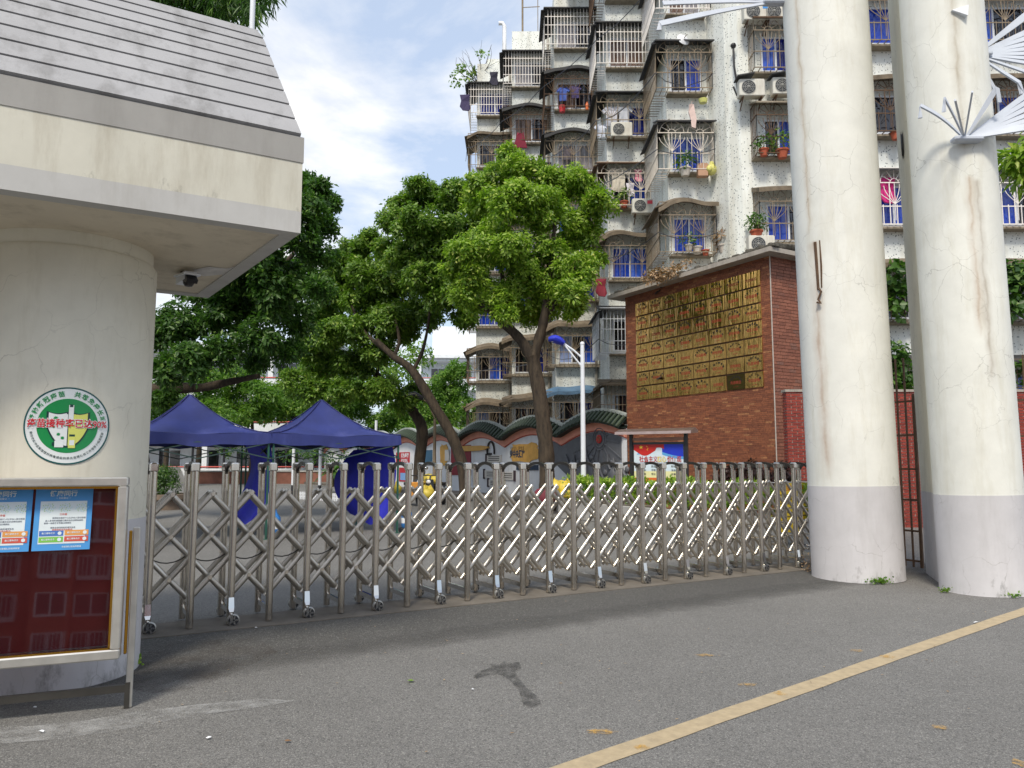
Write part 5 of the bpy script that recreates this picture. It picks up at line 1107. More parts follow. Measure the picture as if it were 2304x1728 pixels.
def tree(name, label, base, trunk, limbs, blobs, mat, per=9, leaves=11, ln=.22, asp=.42, seed=1, droop=.35, cat='tree', group=None, fill=.25, sub=0):
    o = thing(name, label, cat, base, 0, group); bx_ = Vector(base)
    def limb_mesh(pts, nm):
        m = MB(); P_ = [Vector(p[:3]) - bx_ for p in pts]; r_ = [p[3] for p in pts]
        # smooth the polyline with a Catmull-Rom pass and roughen it slightly
        q, rq = [], []
        for i in range(len(P_) - 1):
            p0, p1, p2, p3 = P_[max(i - 1, 0)], P_[i], P_[i + 1], P_[min(i + 2, len(P_) - 1)]
            for j in range(5):
                t_ = j / 5; q.append(.5 * ((2 * p1) + (p2 - p0) * t_ + (2 * p0 - 5 * p1 + 4 * p2 - p3) * t_ ** 2 + (3 * p1 - p0 - 3 * p2 + p3) * t_ ** 3)); rq.append(.84 * (r_[i] * (1 - t_) + r_[i + 1] * t_) * random.uniform(.9, 1.1))
        q.append(P_[-1]); rq.append(r_[-1]); m.path(q, rq, 10); m.build(nm, BARK, o, smooth=True)
    if trunk: limb_mesh(trunk, 'trunk')
    for l_ in limbs: limb_mesh(l_, 'limb')
    C, D, Nn, l, w_ = rosettes(blobs, per, leaves, ln, asp, seed, droop, fill, .85, sub); C = C - np.array(bx_)
    link('crown', leaf_mesh('crown', C, D, Nn, l, w_, mat), o); return o
def pp_(u, v, Y, r): p = at(u * 1.0416, v * 1.0416, Y); return (p.x, p.y, p.z, r)
def gb(u, v, Y): p = at(u * 1.0416, v * 1.0416, Y); return (p.x, p.y, 0.0)
b1 = gb(1182, 1090, 25)
tree('broadleaf_tree', 'big bright green tree with forked brown trunk rising behind the folding gate', b1,
     [(b1[0], b1[1], 0, .36), pp_(1182, 1040, 25, .31), pp_(1178, 950, 25, .30), pp_(1165, 850, 25, .28), pp_(1150, 770, 25, .27)],
     [[pp_(1152, 780, 25, .24), pp_(1125, 735, 25.1, .20), pp_(1080, 690, 25.3, .18), pp_(1030, 645, 25.6, .16)],
      [pp_(1150, 780, 25, .22), pp_(1168, 720, 24.9, .19), pp_(1178, 670, 24.8, .16), pp_(1190, 560, 24.8, .1), pp_(1200, 470, 24.8, .06)],
      [pp_(1172, 700, 24.9, .10), pp_(1220, 620, 24.6, .08), pp_(1265, 540, 24.5, .05)], [pp_(1100, 700, 25.2, .1), pp_(1085, 600, 25, .08), pp_(1070, 480, 25, .05)]],
     px_blobs([(1085, 372, 40), (1135, 358, 38), (1190, 395, 42), (1245, 405, 48), (1292, 452, 38), (1052, 440, 50), (1110, 445, 62), (1180, 470, 70), (1255, 505, 56), (1060, 520, 52), (1030, 575, 36), (1100, 560, 62), (1180, 580, 70), (1245, 590, 50), (1112, 640, 50), (1180, 650, 50), (1238, 630, 40), (1070, 640, 34), (1295, 430, 26), (1100, 335, 24), (1280, 560, 28), (1240, 672, 22), (1150, 680, 30), (1090, 680, 24), (1030, 400, 28), (1015, 600, 36), (1000, 545, 36), (1040, 655, 34), (995, 640, 30), (985, 590, 30)], 25, 1.1, 5),
     LEAF1, 27, 12, .155, .46, 11, sub=19)
b2 = gb(1005, 1055, 31)
tree('broadleaf_tree', 'leaning tree with its crown arching between the big bright tree and the tents', b2,
     [(b2[0], b2[1], 0, .30), pp_(1000, 1010, 31, .27), pp_(975, 940, 31, .25), pp_(940, 880, 31, .23), pp_(890, 800, 31, .20), pp_(850, 770, 31, .17), pp_(812, 735, 31, .12)],
     [[pp_(850, 770, 31, .12), pp_(790, 720, 31.5, .08), pp_(760, 660, 32, .05)], [pp_(892, 800, 31, .10), pp_(912, 760, 31, .09), pp_(925, 700, 31, .06), pp_(930, 640, 31, .05)], [pp_(850, 770, 31, .09), pp_(862, 740, 31, .08), pp_(855, 690, 31, .05)]],
     px_blobs([(870, 445, 36), (930, 425, 40), (985, 430, 44), (845, 480, 30), (905, 495, 54), (970, 505, 58), (1015, 560, 50), (940, 565, 60), (880, 560, 50), (1000, 630, 40), (960, 640, 44), (840, 540, 32), (1035, 470, 30), (900, 400, 20), (1005, 690, 26), (960, 590, 44), (915, 610, 44), (1000, 580, 40), (1040, 620, 34)], 29.5, 1.0, 6),
     LEAF2, 26, 12, .17, .48, 12, sub=22)
b3 = gb(905, 1050, 34)
tree('broadleaf_tree', 'leaning tree with dark trunk bent above the second tent\'s corner', b3,
     [(b3[0], b3[1], 0, .34), pp_(906, 1000, 34, .31), pp_(912, 930, 34, .30), pp_(893, 890, 34, .26), pp_(858, 850, 34, .22), pp_(815, 810, 34, .15)],
     [[pp_(858, 850, 34, .15), pp_(800, 800, 34, .1), pp_(760, 740, 34, .06)], [pp_(815, 810, 34, .1), pp_(820, 720, 34, .07), pp_(815, 620, 34, .05)]],
     px_blobs([(760, 545, 36), (800, 525, 30), (742, 600, 42), (800, 600, 52), (850, 620, 48), (780, 665, 52), (840, 690, 50), (890, 670, 42), (760, 715, 42), (715, 640, 36), (815, 750, 42), (700, 730, 40), (765, 790, 44), (725, 780, 36), (930, 690, 26), (830, 840, 36), (870, 870, 30), (900, 850, 22), (790, 850, 24), (875, 720, 30), (690, 800, 34), (740, 850, 30), (700, 690, 40), (660, 760, 40), (680, 850, 34), (640, 830, 34), (720, 570, 30), (850, 560, 36)], 33, 1.3, 7),
     LEAF2, 24, 12, .18, .48, 13, sub=22)
b4 = gb(300, 1060, 21)
tree('shade_tree', 'dark spreading shade tree over the tents, its limb reaching out behind the gatehouse', b4,
     [(b4[0], b4[1], 0, .5), pp_(290, 950, 21, .42), pp_(280, 850, 21, .38), pp_(270, 700, 21, .3), pp_(300, 560, 21, .2)],
     [[pp_(285, 850, 21, .25), pp_(360, 838, 21, .2), pp_(430, 838, 20.8, .15), pp_(490, 826, 20.6, .12), pp_(560, 812, 20.5, .07)], [pp_(275, 740, 21, .25), pp_(420, 700, 21, .16), pp_(560, 620, 21, .1), pp_(660, 520, 21, .06)]],
     px_blobs([(690, 412, 24), (712, 440, 18), (668, 455, 34), (700, 490, 26), (650, 520, 36), (690, 555, 34), (640, 600, 52), (600, 640, 58), (540, 660, 56), (480, 690, 56), (420, 700, 56), (370, 720, 52), (560, 725, 50), (640, 690, 48), (690, 630, 34), (480, 765, 44), (410, 785, 42), (360, 800, 40), (620, 760, 38), (560, 780, 34), (600, 600, 50), (560, 560, 60), (500, 600, 60), (430, 620, 60), (640, 470, 40), (350, 860, 26), (665, 400, 24), (470, 640, 50)], 20.5, 1.6, 8),
     LEAF3, 34, 11, .155, .44, 14, sub=20)
b5 = gb(250, 900, 13.5)
g5 = np.random.default_rng(21)
bl5 = px_blobs([(395, -10, 50), (450, -5, 50), (500, 0, 46), (535, 5, 36), (545, 25, 22), (470, 35, 36), (420, 30, 34), (330, -30, 60), (560, -30, 40)], 13.5, .8, 9)
tree('drooping_tree', 'tree with long drooping narrow leaves above the gatehouse roof', b5, [(b5[0], b5[1], 0, .3), (b5[0], b5[1], 6, .22), pp_(300, 60, 13.5, .16), pp_(400, -20, 13.5, .1)], [[pp_(340, 0, 13.5, .08), pp_(430, 10, 13.5, .05), pp_(520, 10, 13.5, .025)]],
     bl5, LEAF3, 60, 9, .24, .13, 15, droop=1.6, fill=.5)
# pale young trees in the yard beyond the tents
yt = [(430, 880, 52, [(430, 850, 50), (400, 890, 40), (460, 895, 44), (430, 810, 36)], 'pale green yard tree rising behind the left tent\'s peak'), (545, 880, 55, [(520, 830, 46), (560, 860, 48), (540, 900, 40), (590, 890, 36), (500, 880, 40)], 'pale green yard tree between the two tent peaks'),
      (640, 880, 58, [(630, 840, 44), (660, 870, 44), (610, 870, 36), (670, 820, 36)], 'pale green yard tree behind the right tent\'s left slope'), (745, 900, 60, [(740, 850, 46), (780, 880, 44), (720, 890, 40), (800, 850, 36), (700, 830, 44)], 'pale green yard tree behind the right tent\'s peak'),
      (960, 880, 62, [(960, 830, 34), (985, 860, 40), (940, 870, 40), (990, 800, 26), (950, 905, 36), (900, 900, 40), (1000, 900, 30)], 'pale yellow green tree in front of the far white school block'), (860, 920, 60, [(860, 900, 40), (830, 920, 36), (890, 930, 34)], 'low pale green tree beyond the leaning trunks'), (360, 900, 50, [(350, 900, 34), (370, 930, 24), (345, 860, 36)], 'pale green yard tree next to the cream pillar')]
for i, (u, v, Y, bl, lb) in enumerate(yt):
    b = gb(u, v, Y); tree('yard_tree', lb, b, [(b[0], b[1], 0, .2), (b[0] + .1, b[1], 2.5, .17), (b[0], b[1], 5, .12)], [], px_blobs(bl, Y, 1.6, 40 + i), LEAF4, 9, 10, .26, .48, 60 + i, sub=16, group='pale yard trees', fill=.35)
left_ = [(-15 - 3.2 * i - 3 * (i % 2), 6 + 6.2 * i, z, r_) for i in range(9) for z, r_ in ((3, 2.2), (6, 2.5), (8.5 + (i % 3), 1.8))]  # unseen tree columns, added and spaced to band the plaque and steel reflections
C, D, Nn, l, w_ = rosettes(left_, 3.5, 10, .45, .45, 79, fill=.3); o = link('reflection_trees', leaf_mesh('reflection_trees', C, D, Nn, l, w_, LEAF3), None, kind='stuff'); o['label'] = 'unseen trees added beside the gatehouse for the plaques and steel to reflect'
bk_ = px_blobs([(690, 760, 60), (620, 800, 60), (800, 800, 60), (860, 800, 50), (560, 800, 60), (900, 770, 36), (480, 830, 60), (400, 850, 60), (340, 820, 50), (740, 720, 50), (930, 930, 40), (990, 940, 40), (870, 960, 40)], 70, 4, 77)
C, D, Nn, l, w_ = rosettes(bk_, 2.0, 9, .5, .45, 78, fill=.35); o = link('distant_woods', leaf_mesh('distant_woods', C, D, Nn, l, w_, LEAF2), None, kind='stuff'); o['label'] = 'mass of green trees closing the far end of the school yard'
# leafy branch coming in at the picture's edge
b6 = gb(2420, 1000, 11.5)
tree('bright_tree', 'bright leafy branches beside the second cream pillar\'s outer edge', b6, [(b6[0], b6[1], 0, .14), (b6[0], b6[1], 3, .11), pp_(2330, 420, 11.5, .08)], [[pp_(2330, 430, 11.5, .06), pp_(2260, 370, 11.5, .035), pp_(2200, 340, 11.5, .015)]],
     px_blobs([(2200, 350, 26), (2230, 330, 32), (2250, 370, 34), (2215, 375, 20), (2188, 338, 12)], 11.5, .3, 16), LEAF1, 70, 9, .20, .38, 17, droop=.8)

# creepers on the right part of the block
cr = []
for (u, v, r) in ((1935, 590, 26), (1930, 630, 28), (1940, 665, 24), (1930, 770, 28), (1935, 815, 30), (1945, 850, 22), (2180, 590, 24), (2195, 630, 34), (2185, 665, 26), (2205, 600, 28), (2200, 800, 20), (2205, 880, 26)): cr.append((u, v, r))
C, D, Nn, l, w_ = rosettes(px_blobs(cr, 22.15, .1, 18), 22, 9, .20, .8, 19, fill=.3); o = link('climbing_ivy', leaf_mesh('climbing_ivy', C, D, Nn, l, w_, LEAF3), None, kind='stuff'); o['label'] = 'dark climbing ivy over the lower cages behind the cream pillars'
# dry creeper on the brick house roof
dry = px_blobs([(1400, 600, 10), (1412, 596, 12), (1425, 592, 14), (1438, 590, 14), (1452, 586, 12), (1462, 578, 10), (1475, 575, 9), (1418, 602, 9), (1445, 596, 9), (1486, 566, 6)], 24.0, .4, 20)
C, D, Nn, l, w_ = rosettes(dry, 60, 8, .12, .45, 22, fill=.3); o = link('dry_creeper', leaf_mesh('dry_creeper', C, D, Nn, l, w_, DRYLEAF), None, kind='stuff'); o['label'] = 'dry brown creeper heaped on the brick house roof edge'
# plant on the roof of the block
rp = thing('roof_shrub', 'sparse twiggy shrub growing on the far corner of the apartment roof', 'shrub', at(1078, 165, 40.5)); m = MB(); g_ = random.Random(9)
for j in range(16):
    a = g_.uniform(-1.3, 1.3); p_ = [Vector((0, 0, -.6))]; d_ = Vector((math.sin(a), g_.uniform(-.4, .4), math.cos(a)))
    for k in range(5): p_.append(p_[-1] + d_ * g_.uniform(.3, .55)); d_ = (d_ + Vector((g_.uniform(-.5, .5), g_.uniform(-.3, .3), g_.uniform(-.4, .4)))).normalized()
    m.path(p_, [.03, .025, .02, .015, .01, .006], 4)
m.build('twigs', BARK, rp)
C, D, Nn, l, w_ = rosettes([(-.9, 0, -.3, .55), (-.6, 0, .1, .4), (-1.1, 0, .3, .25), (.1, 0, 1.0, .3)], 10, 7, .2, .5, 23); link('foliage', leaf_mesh('foliage', C, D, Nn, l, w_, LEAF2), rp)
# drooping twigs at the very top
# ================================================================== planting bed, hedge, shrubs
h0, h1 = ground(1258, 1165), ground(1538, 1196); hd = (h0 - h1).normalized(); hl = 9.0; hb = thing('planter_wall', 'grey stone planter wall holding the clipped green hedge', 'planter', h0 - hd * hl, math.atan2(hd.y, hd.x))
ZP = .47; k = 0; x = 0.0
m = MB(); m.box(.0, hl, -.45, -.03, 0, ZP - .02); m.box(0, hl, .03 - .06, .0, 0, .02); m.build('planter_soil', P('soil', S(84, 70, 54), .95, var=.3, scale=8, bump=.6), hb)
while x < hl - .05:
    bw = random.uniform(.35, .55); m = MB(); m.cham(x + .006, min(x + bw, hl) - .006, -.06 + random.uniform(-.008, .008), .03 + random.uniform(-.012, .012), .0, ZP, .015); m.build('stone', STONE, hb); x += bw
g = np.random.default_rng(31); n = 9000; lx = g.uniform(.1, hl - .1, n); ly = -.06 - g.uniform(0, .85, n); lz = ZP + .05 + .5 * np.where(g.random(n) < .5, 1.0, g.random(n)) * (1 + .12 * np.sin(lx * 3.1) + .1 * np.sin(lx * 7.3))
C = np.stack([lx, ly, lz + g.normal(0, .03, n)], 1); D = unitv(n, g) + np.array([0, .3, .5]); Nn = unitv(n, g) * .5 + np.array([0, .5, 1.0]); l = g.uniform(.07, .13, n)
o = link('clipped_hedge', leaf_mesh('clipped_hedge', C, D, Nn, l, l * .55, LEAF1), None, loc=h0 - hd * hl, rot=(0, 0, math.atan2(hd.y, hd.x)), kind='stuff'); o['label'] = 'low clipped green hedge along the stone planter behind the gate'
for i, (u, v, r, Y, lb) in enumerate(((1578, 1025, 26, 17.6, 'rounded purple leaved shrub nearest the framed display board'), (1625, 1015, 24, 17.2, 'rounded purple leaved shrub between two others before the brick house'), (1690, 1030, 30, 16.0, 'rounded purple leaved shrub beside the yellow signboards'))):
    p = at(u * 1.0416, v * 1.0416, Y); rr_ = r * 1.0416 / FPX * Y; o = thing('purple_shrub', lb, 'shrub', (p.x, p.y, 0.0), 0, 'purple shrubs before the brick house')
    m = MB(); [m.path([(0, 0, .1), (.1 * math.cos(a), .1 * math.sin(a), p.z * .6), (.3 * math.cos(a), .3 * math.sin(a), p.z)], [.04, .03, .015], 5) for a in (0, 1.6, 3.1, 4.6)]; m.build('stem', BARK, o)
    C, D, Nn, l, w_ = rosettes([(0, 0, p.z, rr_), (.15, .1, p.z - rr_ * .6, rr_ * .9), (-.2, 0, p.z - rr_ * .5, rr_ * .8)], 90, 9, .09, .6, 50 + i); link('foliage', leaf_mesh('foliage', C, D, Nn, l, w_, LEAF5), o)
def weed(name, label, c, r, n, mat=LEAF1, h=.08, seed=0):
    g = np.random.default_rng(seed); C = np.stack([c[0] + g.normal(0, r, n), c[1] + g.normal(0, r * .5, n), np.abs(g.normal(0, h * .5, n)) + .01], 1); D = unitv(n, g) + np.array([0, 0, .9]); Nn = unitv(n, g) + np.array([0, -.4, .6]); l = g.uniform(.02, .045, n)
    tag(link(name, leaf_mesh(name, C - np.array([c[0], c[1], 0]), D, Nn, l, l * .6, mat), None, loc=(c[0], c[1], 0)), label, 'weed')
weed('weed_tuft', 'bright green weed tuft at the foot of the rust-streaked cream pillar', ground(1900 * 1.0416, 1262 * 1.0416), .07, 200, LEAF4, .06, 1); weed('weed_tuft', 'small weed tuft at the inner foot of the second cream pillar', ground(2042 * 1.0416, 1281 * 1.0416), .03, 60, LEAF2, .05, 2)
weed('weed_tuft', 'tiny weed tuft at the outer foot of the second cream pillar', ground(2190 * 1.0416, 1292 * 1.0416), .05, 40, LEAF4, .035, 3); weed('weed_tuft', 'green weed under the notice board against the gatehouse pillar', ground(38 * 1.0416, 1478 * 1.0416), .07, 160, LEAF2, .10, 4); weed('weed_tuft', 'little weed beside the notice board post', ground(292 * 1.0416, 1440 * 1.0416), .03, 60, LEAF1, .07, 5)
weed('grass_tuft', 'dry grass tuft by the gate wheel and the rust-streaked pillar', ground(1742 * 1.0416, 1236 * 1.0416), .05, 60, DRYLEAF, .3, 6)
# potted plants on the ledges
POT = P('terracotta', S(168, 84, 58), .75, var=.15); POTW = P('pale_pot', S(190, 182, 172), .6, var=.1)
for i, (u, v, y, sz, mt, lf, lb) in enumerate(((1506, 541, 25.5, .17, POTW, None, 'white flower pot on the lowest caged ledge of the nearest bay'), (1524, 546, 25.5, .13, POT, None, 'small brown pot next to the white pot on a caged ledge'), (1488, 536, 25.5, .15, POTW, LEAF3, 'pot with a round cactus on a caged ledge'), (1564, 538, 25.5, .2, POTW, DRYLEAF, 'pale pot with a bare dry plant on a caged ledge'), (1634, 508, 24.1, .2, POT, LEAF3, 'terracotta bowl with a bonsai above the brick roof'), (1650, 330, 24.1, .16, POT, LEAF3, 'terracotta pot with spiky plant in the caged balcony'), (1690, 333, 24.1, .2, POT, LEAF2, 'terracotta pot with bushy plant in the caged balcony'), (1935, 294, 22.5, .16, POT, None, 'terracotta pot on the ledge seen between the cream pillars'), (1348, 442, 29.2, .17, POT, LEAF2, 'terracotta pot with small plant under the arched cage laundry'), (1480, 372, 25.4, .2, POTW, LEAF3, 'pot with long leaves in the arched cage corner'))):
    p = at(u * 1.0416, v * 1.0416, y); o = thing('flower_pot', lb, 'flower pot', p, 0, 'flower pots on the caged ledges'); m = MB(); m.lathe([(sz * .65, -sz * .7), (sz * .95, sz * .5), (sz * 1.08, sz * .5), (sz * 1.08, sz * .75), (sz * .92, sz * .75), (sz * .88, sz * .6), (.002, sz * .6)], 14); m.build('pot', mt, o, smooth=True)
    if lf: C, D, Nn, l, w_ = rosettes([(0, 0, sz * 2.0, sz * 1.5)], 40, 7, .16, .4, 90 + i); link('foliage', leaf_mesh('foliage', C, D, Nn, l, w_, lf), o)
p = at(1536 * 1.0416, 366 * 1.0416, 25.5); m = MB(); m.ball(p * 0, .2, sq=(1, .8, 1.1)); m.ball((.02, 0, .2), .09); m.ball((-.08, -.05, -.02), .14); tag(m.build('plastic_sack', P('sack_yellow', S(200, 196, 110), .5, var=.3, scale=10), None, smooth=True, loc=p), 'yellowish stuffed plastic sack in the arched cage', 'sack')
p = at(1517 * 1.0416, 370 * 1.0416, 25.5); m = MB(); m.cham(-.17, .17, -.12, .12, -.2, .25, .008); m.box(-.05, .05, -.123, .1, .251, .253); tag(m.build('cardboard_box', P('cardboard', S(176, 138, 112), .8, var=.1), None, loc=p), 'brown cardboard box beside the stuffed sack in the arched cage', 'box')

for o in scene.objects:
    if o.name.startswith('grass_tuft'): del o['category']; o['kind'] = 'stuff'

# ================================================================== blue pop-up tents
TW = 2.8; TL = Vector((-4.9, 15.75, 0))
def tent(name, label, o3, curt):
    t = thing(name, label, 'tent', o3, ANG); ZE, ZV, ZP_ = 2.14, 1.92, 2.99
    m = MB(); n = 14
    def canopy(a, b):
        # concave profile between ridge lines; sags between the legs
        r = max(abs(a), abs(b)); h_ = (1 - r) ** 1.85
        e = (1 - min(abs(a), abs(b)) / max(r, 1e-6)); return ZE + (ZP_ - ZE) * h_ - .05 * r * e * e - .05 * math.sin(r * math.pi) * e
    for i in range(n + 1):
        for j in range(n + 1):
            a, b = -1 + 2 * i / n, -1 + 2 * j / n; m.v.append(((a + 1) * TW / 2, (b + 1) * TW / 2, canopy(a, b)))
    for i in range(n):
        for j in range(n):
            q = i * (n + 1) + j
            tri = [(q, q + n + 1, q + n + 2), (q, q + n + 2, q + 1)] if (i < n / 2) == (j < n / 2) else [(q, q + n + 1, q + 1), (q + 1, q + n + 1, q + n + 2)]
            m.f += tri; m.m += [0, 0]
    for i, p in enumerate(m.v):                                      # slack cloth between the ridges
        a, b = p[0] / TW * 2 - 1, p[1] / TW * 2 - 1; m.v[i] = (p[0], p[1], p[2] + .012 * math.sin(a * 11 + b * 4) * (1 - max(abs(a), abs(b))) + .010 * math.sin(b * 9 - a * 5))
    m.build('canopy', BLUE, t, smooth=50)
    for sx in (-1, 1):
        for sy in (-1, 1): m = MB(); m.path([((sx * q_ + 1) * TW / 2, (sy * q_ + 1) * TW / 2, canopy(sx * q_, sy * q_) + .012) for q_ in (.02, .12, .25, .4, .55, .7, .85, 1.0)], .014, 5); m.build('ridge_seam', P('seam_blue', S(30, 34, 92), .7), t)
    m = MB()
    for (p, q) in (((0, 0), (TW, 0)), ((TW, 0), (TW, TW)), ((TW, TW), (0, TW)), ((0, TW), (0, 0))):
        k = 14; top, bot = [], []
        for i in range(k + 1):
            s_ = i / k; x, y = p[0] + (q[0] - p[0]) * s_, p[1] + (q[1] - p[1]) * s_; e = 1 - abs(2 * s_ - 1); zt = ZE - .05 * e * e
            dx, dy = (x - TW / 2) * .012, (y - TW / 2) * .012; top.append((x, y, zt)); bot.append((x + dx, y + dy, zt - .20 - .045 * abs(math.sin(s_ * math.pi * 3))))
        m.add(top + bot, [(i, i + 1, k + 2 + i, k + 1 + i) for i in range(k)])
    m.build('valance', BLUE, t, smooth=True)
    for x in (.04, TW - .04):
        for y in (.04, TW - .04):
            m = MB(); m.box(x - .018, x + .018, y - .018, y + .018, 0.01, ZE - .04); m.box(x - .06, x + .06, y - .06, y + .06, 0, .01); m.build('leg', P('tent_leg', S(40, 88, 74), .5, .2), t)
    for (p, q) in (((0, 0), (TW, 0)), ((TW, 0), (TW, TW)), ((TW, TW), (0, TW)), ((0, TW), (0, 0))):
        for h in range(2):
            a = Vector((p[0] + (q[0] - p[0]) * h / 2, p[1] + (q[1] - p[1]) * h / 2, 0)); b = Vector((p[0] + (q[0] - p[0]) * (h + 1) / 2, p[1] + (q[1] - p[1]) * (h + 1) / 2, 0))
            TFM = P('tent_frame', S(60, 80, 76), .5, .3)
            for z0, z1 in ((1.95, 1.62), (1.62, 1.95)): m = MB(); m.bar(a + Vector((0, 0, z0)), b + Vector((0, 0, z1)), .022); m.build('truss_bar', TFM, t)
    m = MB(); m.tube((TW / 2, TW / 2, 1.9), (TW / 2, TW / 2, ZP_ - .02), .02); m.build('centre_pole', TFM, t); return t
t1 = tent('pop_up_tent', 'blue pop-up tent nearer the gatehouse pillar', TL - T * (TW + .02), 0)
t2 = tent('pop_up_tent', 'blue pop-up tent with a gathered side cloth, under the leaning trees', TL, 1)
def curtain(name, label, base, pts_top, pts_mid, pts_bot, sd):
    """gathered side cloth: three hems, each a list of points, spread between them with folds"""
    g_ = random.Random(sd); k = 26; rows = 16; m = MB()
    def interp(pl, s):
        f = s * (len(pl) - 1); i = min(int(f), len(pl) - 2); return Vector(pl[i]).lerp(Vector(pl[i + 1]), f - i)
    for r in range(rows + 1):
        v = r / rows
        for j in range(k + 1):
            s = j / k; a, b, c = interp(pts_top, s), interp(pts_mid, s), interp(pts_bot, s); p = a * (1 - v) ** 2 + b * 2 * v * (1 - v) + c * v * v
            p = p + N * (.05 * math.sin(s * 13 + v * 2.5) * (.3 + v)) + T * (.03 * math.sin(v * 7 + s * 5)); m.v.append(tuple(p - base))
    for r in range(rows):
        for j in range(k): q = r * (k + 1) + j; m.f.append((q, q + 1, q + k + 2, q + k + 1)); m.m.append(0)
    tag(m.build(name, BLUE2, None, smooth=True, loc=base), label, 'tent cloth')
def tp(u, v, Y): return at(u * 1.0416, v * 1.0416, Y)
c0 = TL + N * .3
curtain('tent_side_cloth', 'dark blue side cloth gathered at the leg shared by both tents', TL + N * .5, [tp(530, 962, 17.0), tp(556, 964, 16.6), tp(588, 962, 16.2)], [tp(560, 1040, 16.9), tp(580, 1040, 16.5), tp(594, 1040, 16.2)], [tp(500, 1100, 16.9), tp(516, 1140, 16.6), tp(570, 1112, 16.3)], 3)
curtain('tent_side_cloth', 'broad blue side cloth billowing round the outer leg of the second tent', TL + T * TW, [tp(764, 972, 18.4), tp(800, 968, 17.9), tp(850, 962, 17.4)], [tp(690, 1030, 18.4), tp(770, 1040, 17.9), tp(862, 1030, 17.4)], [tp(756, 1110, 18.2), tp(800, 1134, 17.8), tp(842, 1120, 17.4)], 5)
WB = P('jug_blue', S(50, 120, 190), .35, var=.2)
for i, (u, v, Y, lb) in enumerate(((592, 1160, 15.9, 'blue water jug weighing down the shared tent leg'), (878, 1140, 17.4, 'blue water jug weighing down the second tent\'s outer leg'))):
    p = tp(u, v, Y); o = thing('water_jug', lb, 'water jug', (p.x, p.y, 0), .4, 'water jugs on the tent legs'); m = MB(); m.lathe([(.10, .10), (.12, .13), (.12, .42), (.05, .52), (.035, .56), (.035, .60)], 16); m.build('jug', WB, o, smooth=True); m = MB(); m.cham(-.16, .16, -.12, .12, 0, .10, .02); m.build('foot_block', RUBBER, o); m = MB(); m.lathe([(.122, .2), (.124, .22), (.124, .3), (.122, .32)], 16); m.build('paper_band', WHITE, o, smooth=True)

# ================================================================== street lamps
p = tp(1261, 1085, 22.0); lp = thing('street_lamp', 'white street lamp with blue curved head and blue foot band', 'street lamp', (p.x, p.y, 0)); zt_ = tp(1263, 745, 22).z; zh = tp(1190, 735, 22)
m = MB(); m.path([(0, 0, 1.06), (0, 0, 3), (0, 0, zt_)], [.075, .068, .055], 14); m.build('pole', WHITEM, lp, smooth=True)
m = MB(); m.path([(0, 0, 0), (0, 0, .92)], .078, 14); m.build('pole_foot', WHITEM, lp, smooth=True); m = MB(); m.path([(0, 0, .92), (0, 0, 1.06)], .08, 14); m.build('blue_band', LAMPBLUE, lp, smooth=True)
m = MB(); m.ball((0, 0, zt_ + .03), .07); m.build('finial', WHITEM, lp, smooth=True)
hx_ = zh.x - p.x; hz_ = zh.z
m = MB(); m.path([(-.03, 0, zt_ - .36), (-.25, 0, zt_ - .16), (-.45, 0, zt_ - .02), (hx_ * .62, 0, hz_ - .06)], .028, 8); m.path([(-.03, 0, zt_ - .62), (-.22, 0, zt_ - .38), (-.42, 0, zt_ - .12), (hx_ * .6, 0, hz_ - .1)], .025, 8); m.build('arm', WHITEM, lp, smooth=True)
m = MB(); k = 10
q = [(hx_ * .58 + (hx_ * .5) * j / k, hz_ - .1 + .14 * math.sin(min(1, j / k * 1.1) * math.pi * .62), .04 + .085 * math.sin(math.pi * (.12 + .8 * j / k))) for j in range(k + 1)]
m.path([(a, 0, b) for a, b, c in q], [c for a, b, c in q], 12); m.v = [(x, y * 1.5, z) for x, y, z in m.v]; m.build('lamp_head', LAMPBLUE, lp, smooth=True)
m = MB(); m.box(hx_ * .98, hx_ * .70, -.09, .09, hz_ - .06, hz_ - .05); m.build('lamp_lens', flat('lamp_lens', (200, 190, 180), .3), lp)
p = tp(938, 1040, 33); lp2 = thing('street_lamp', 'slender grey street lamp with dark head between the leaning trunks', 'street lamp', (p.x, p.y, 0)); zt_ = tp(938, 905, 33).z
m = MB(); m.path([(0, 0, 0), (0, 0, zt_)], [.085, .06], 10); m.build('pole', IRONG, lp2, smooth=True); m = MB(); m.path([(0, 0, zt_), (-.3, 0, zt_ + .7), (-.7, 0, zt_ + .95)], .03, 8); m.build('arm', IRONG, lp2, smooth=True); m = MB(); m.path([(-.5, 0, zt_ + .88), (-.9, 0, zt_ + 1.05), (-1.5, 0, zt_ + .95)], [.08, .15, .06], 10); m.build('lamp_head', BLACKM, lp2, smooth=True)
p = tp(812, 950, 42); m = MB(); m.path([(0, 0, 0), (0, 0, tp(812, 908, 42).z)], [.09, .07], 10); tag(m.build('yard_pole', WHITEM, None, smooth=True, loc=(p.x, p.y, 0)), 'plain white pole beyond the second tent\'s corner', 'pole')

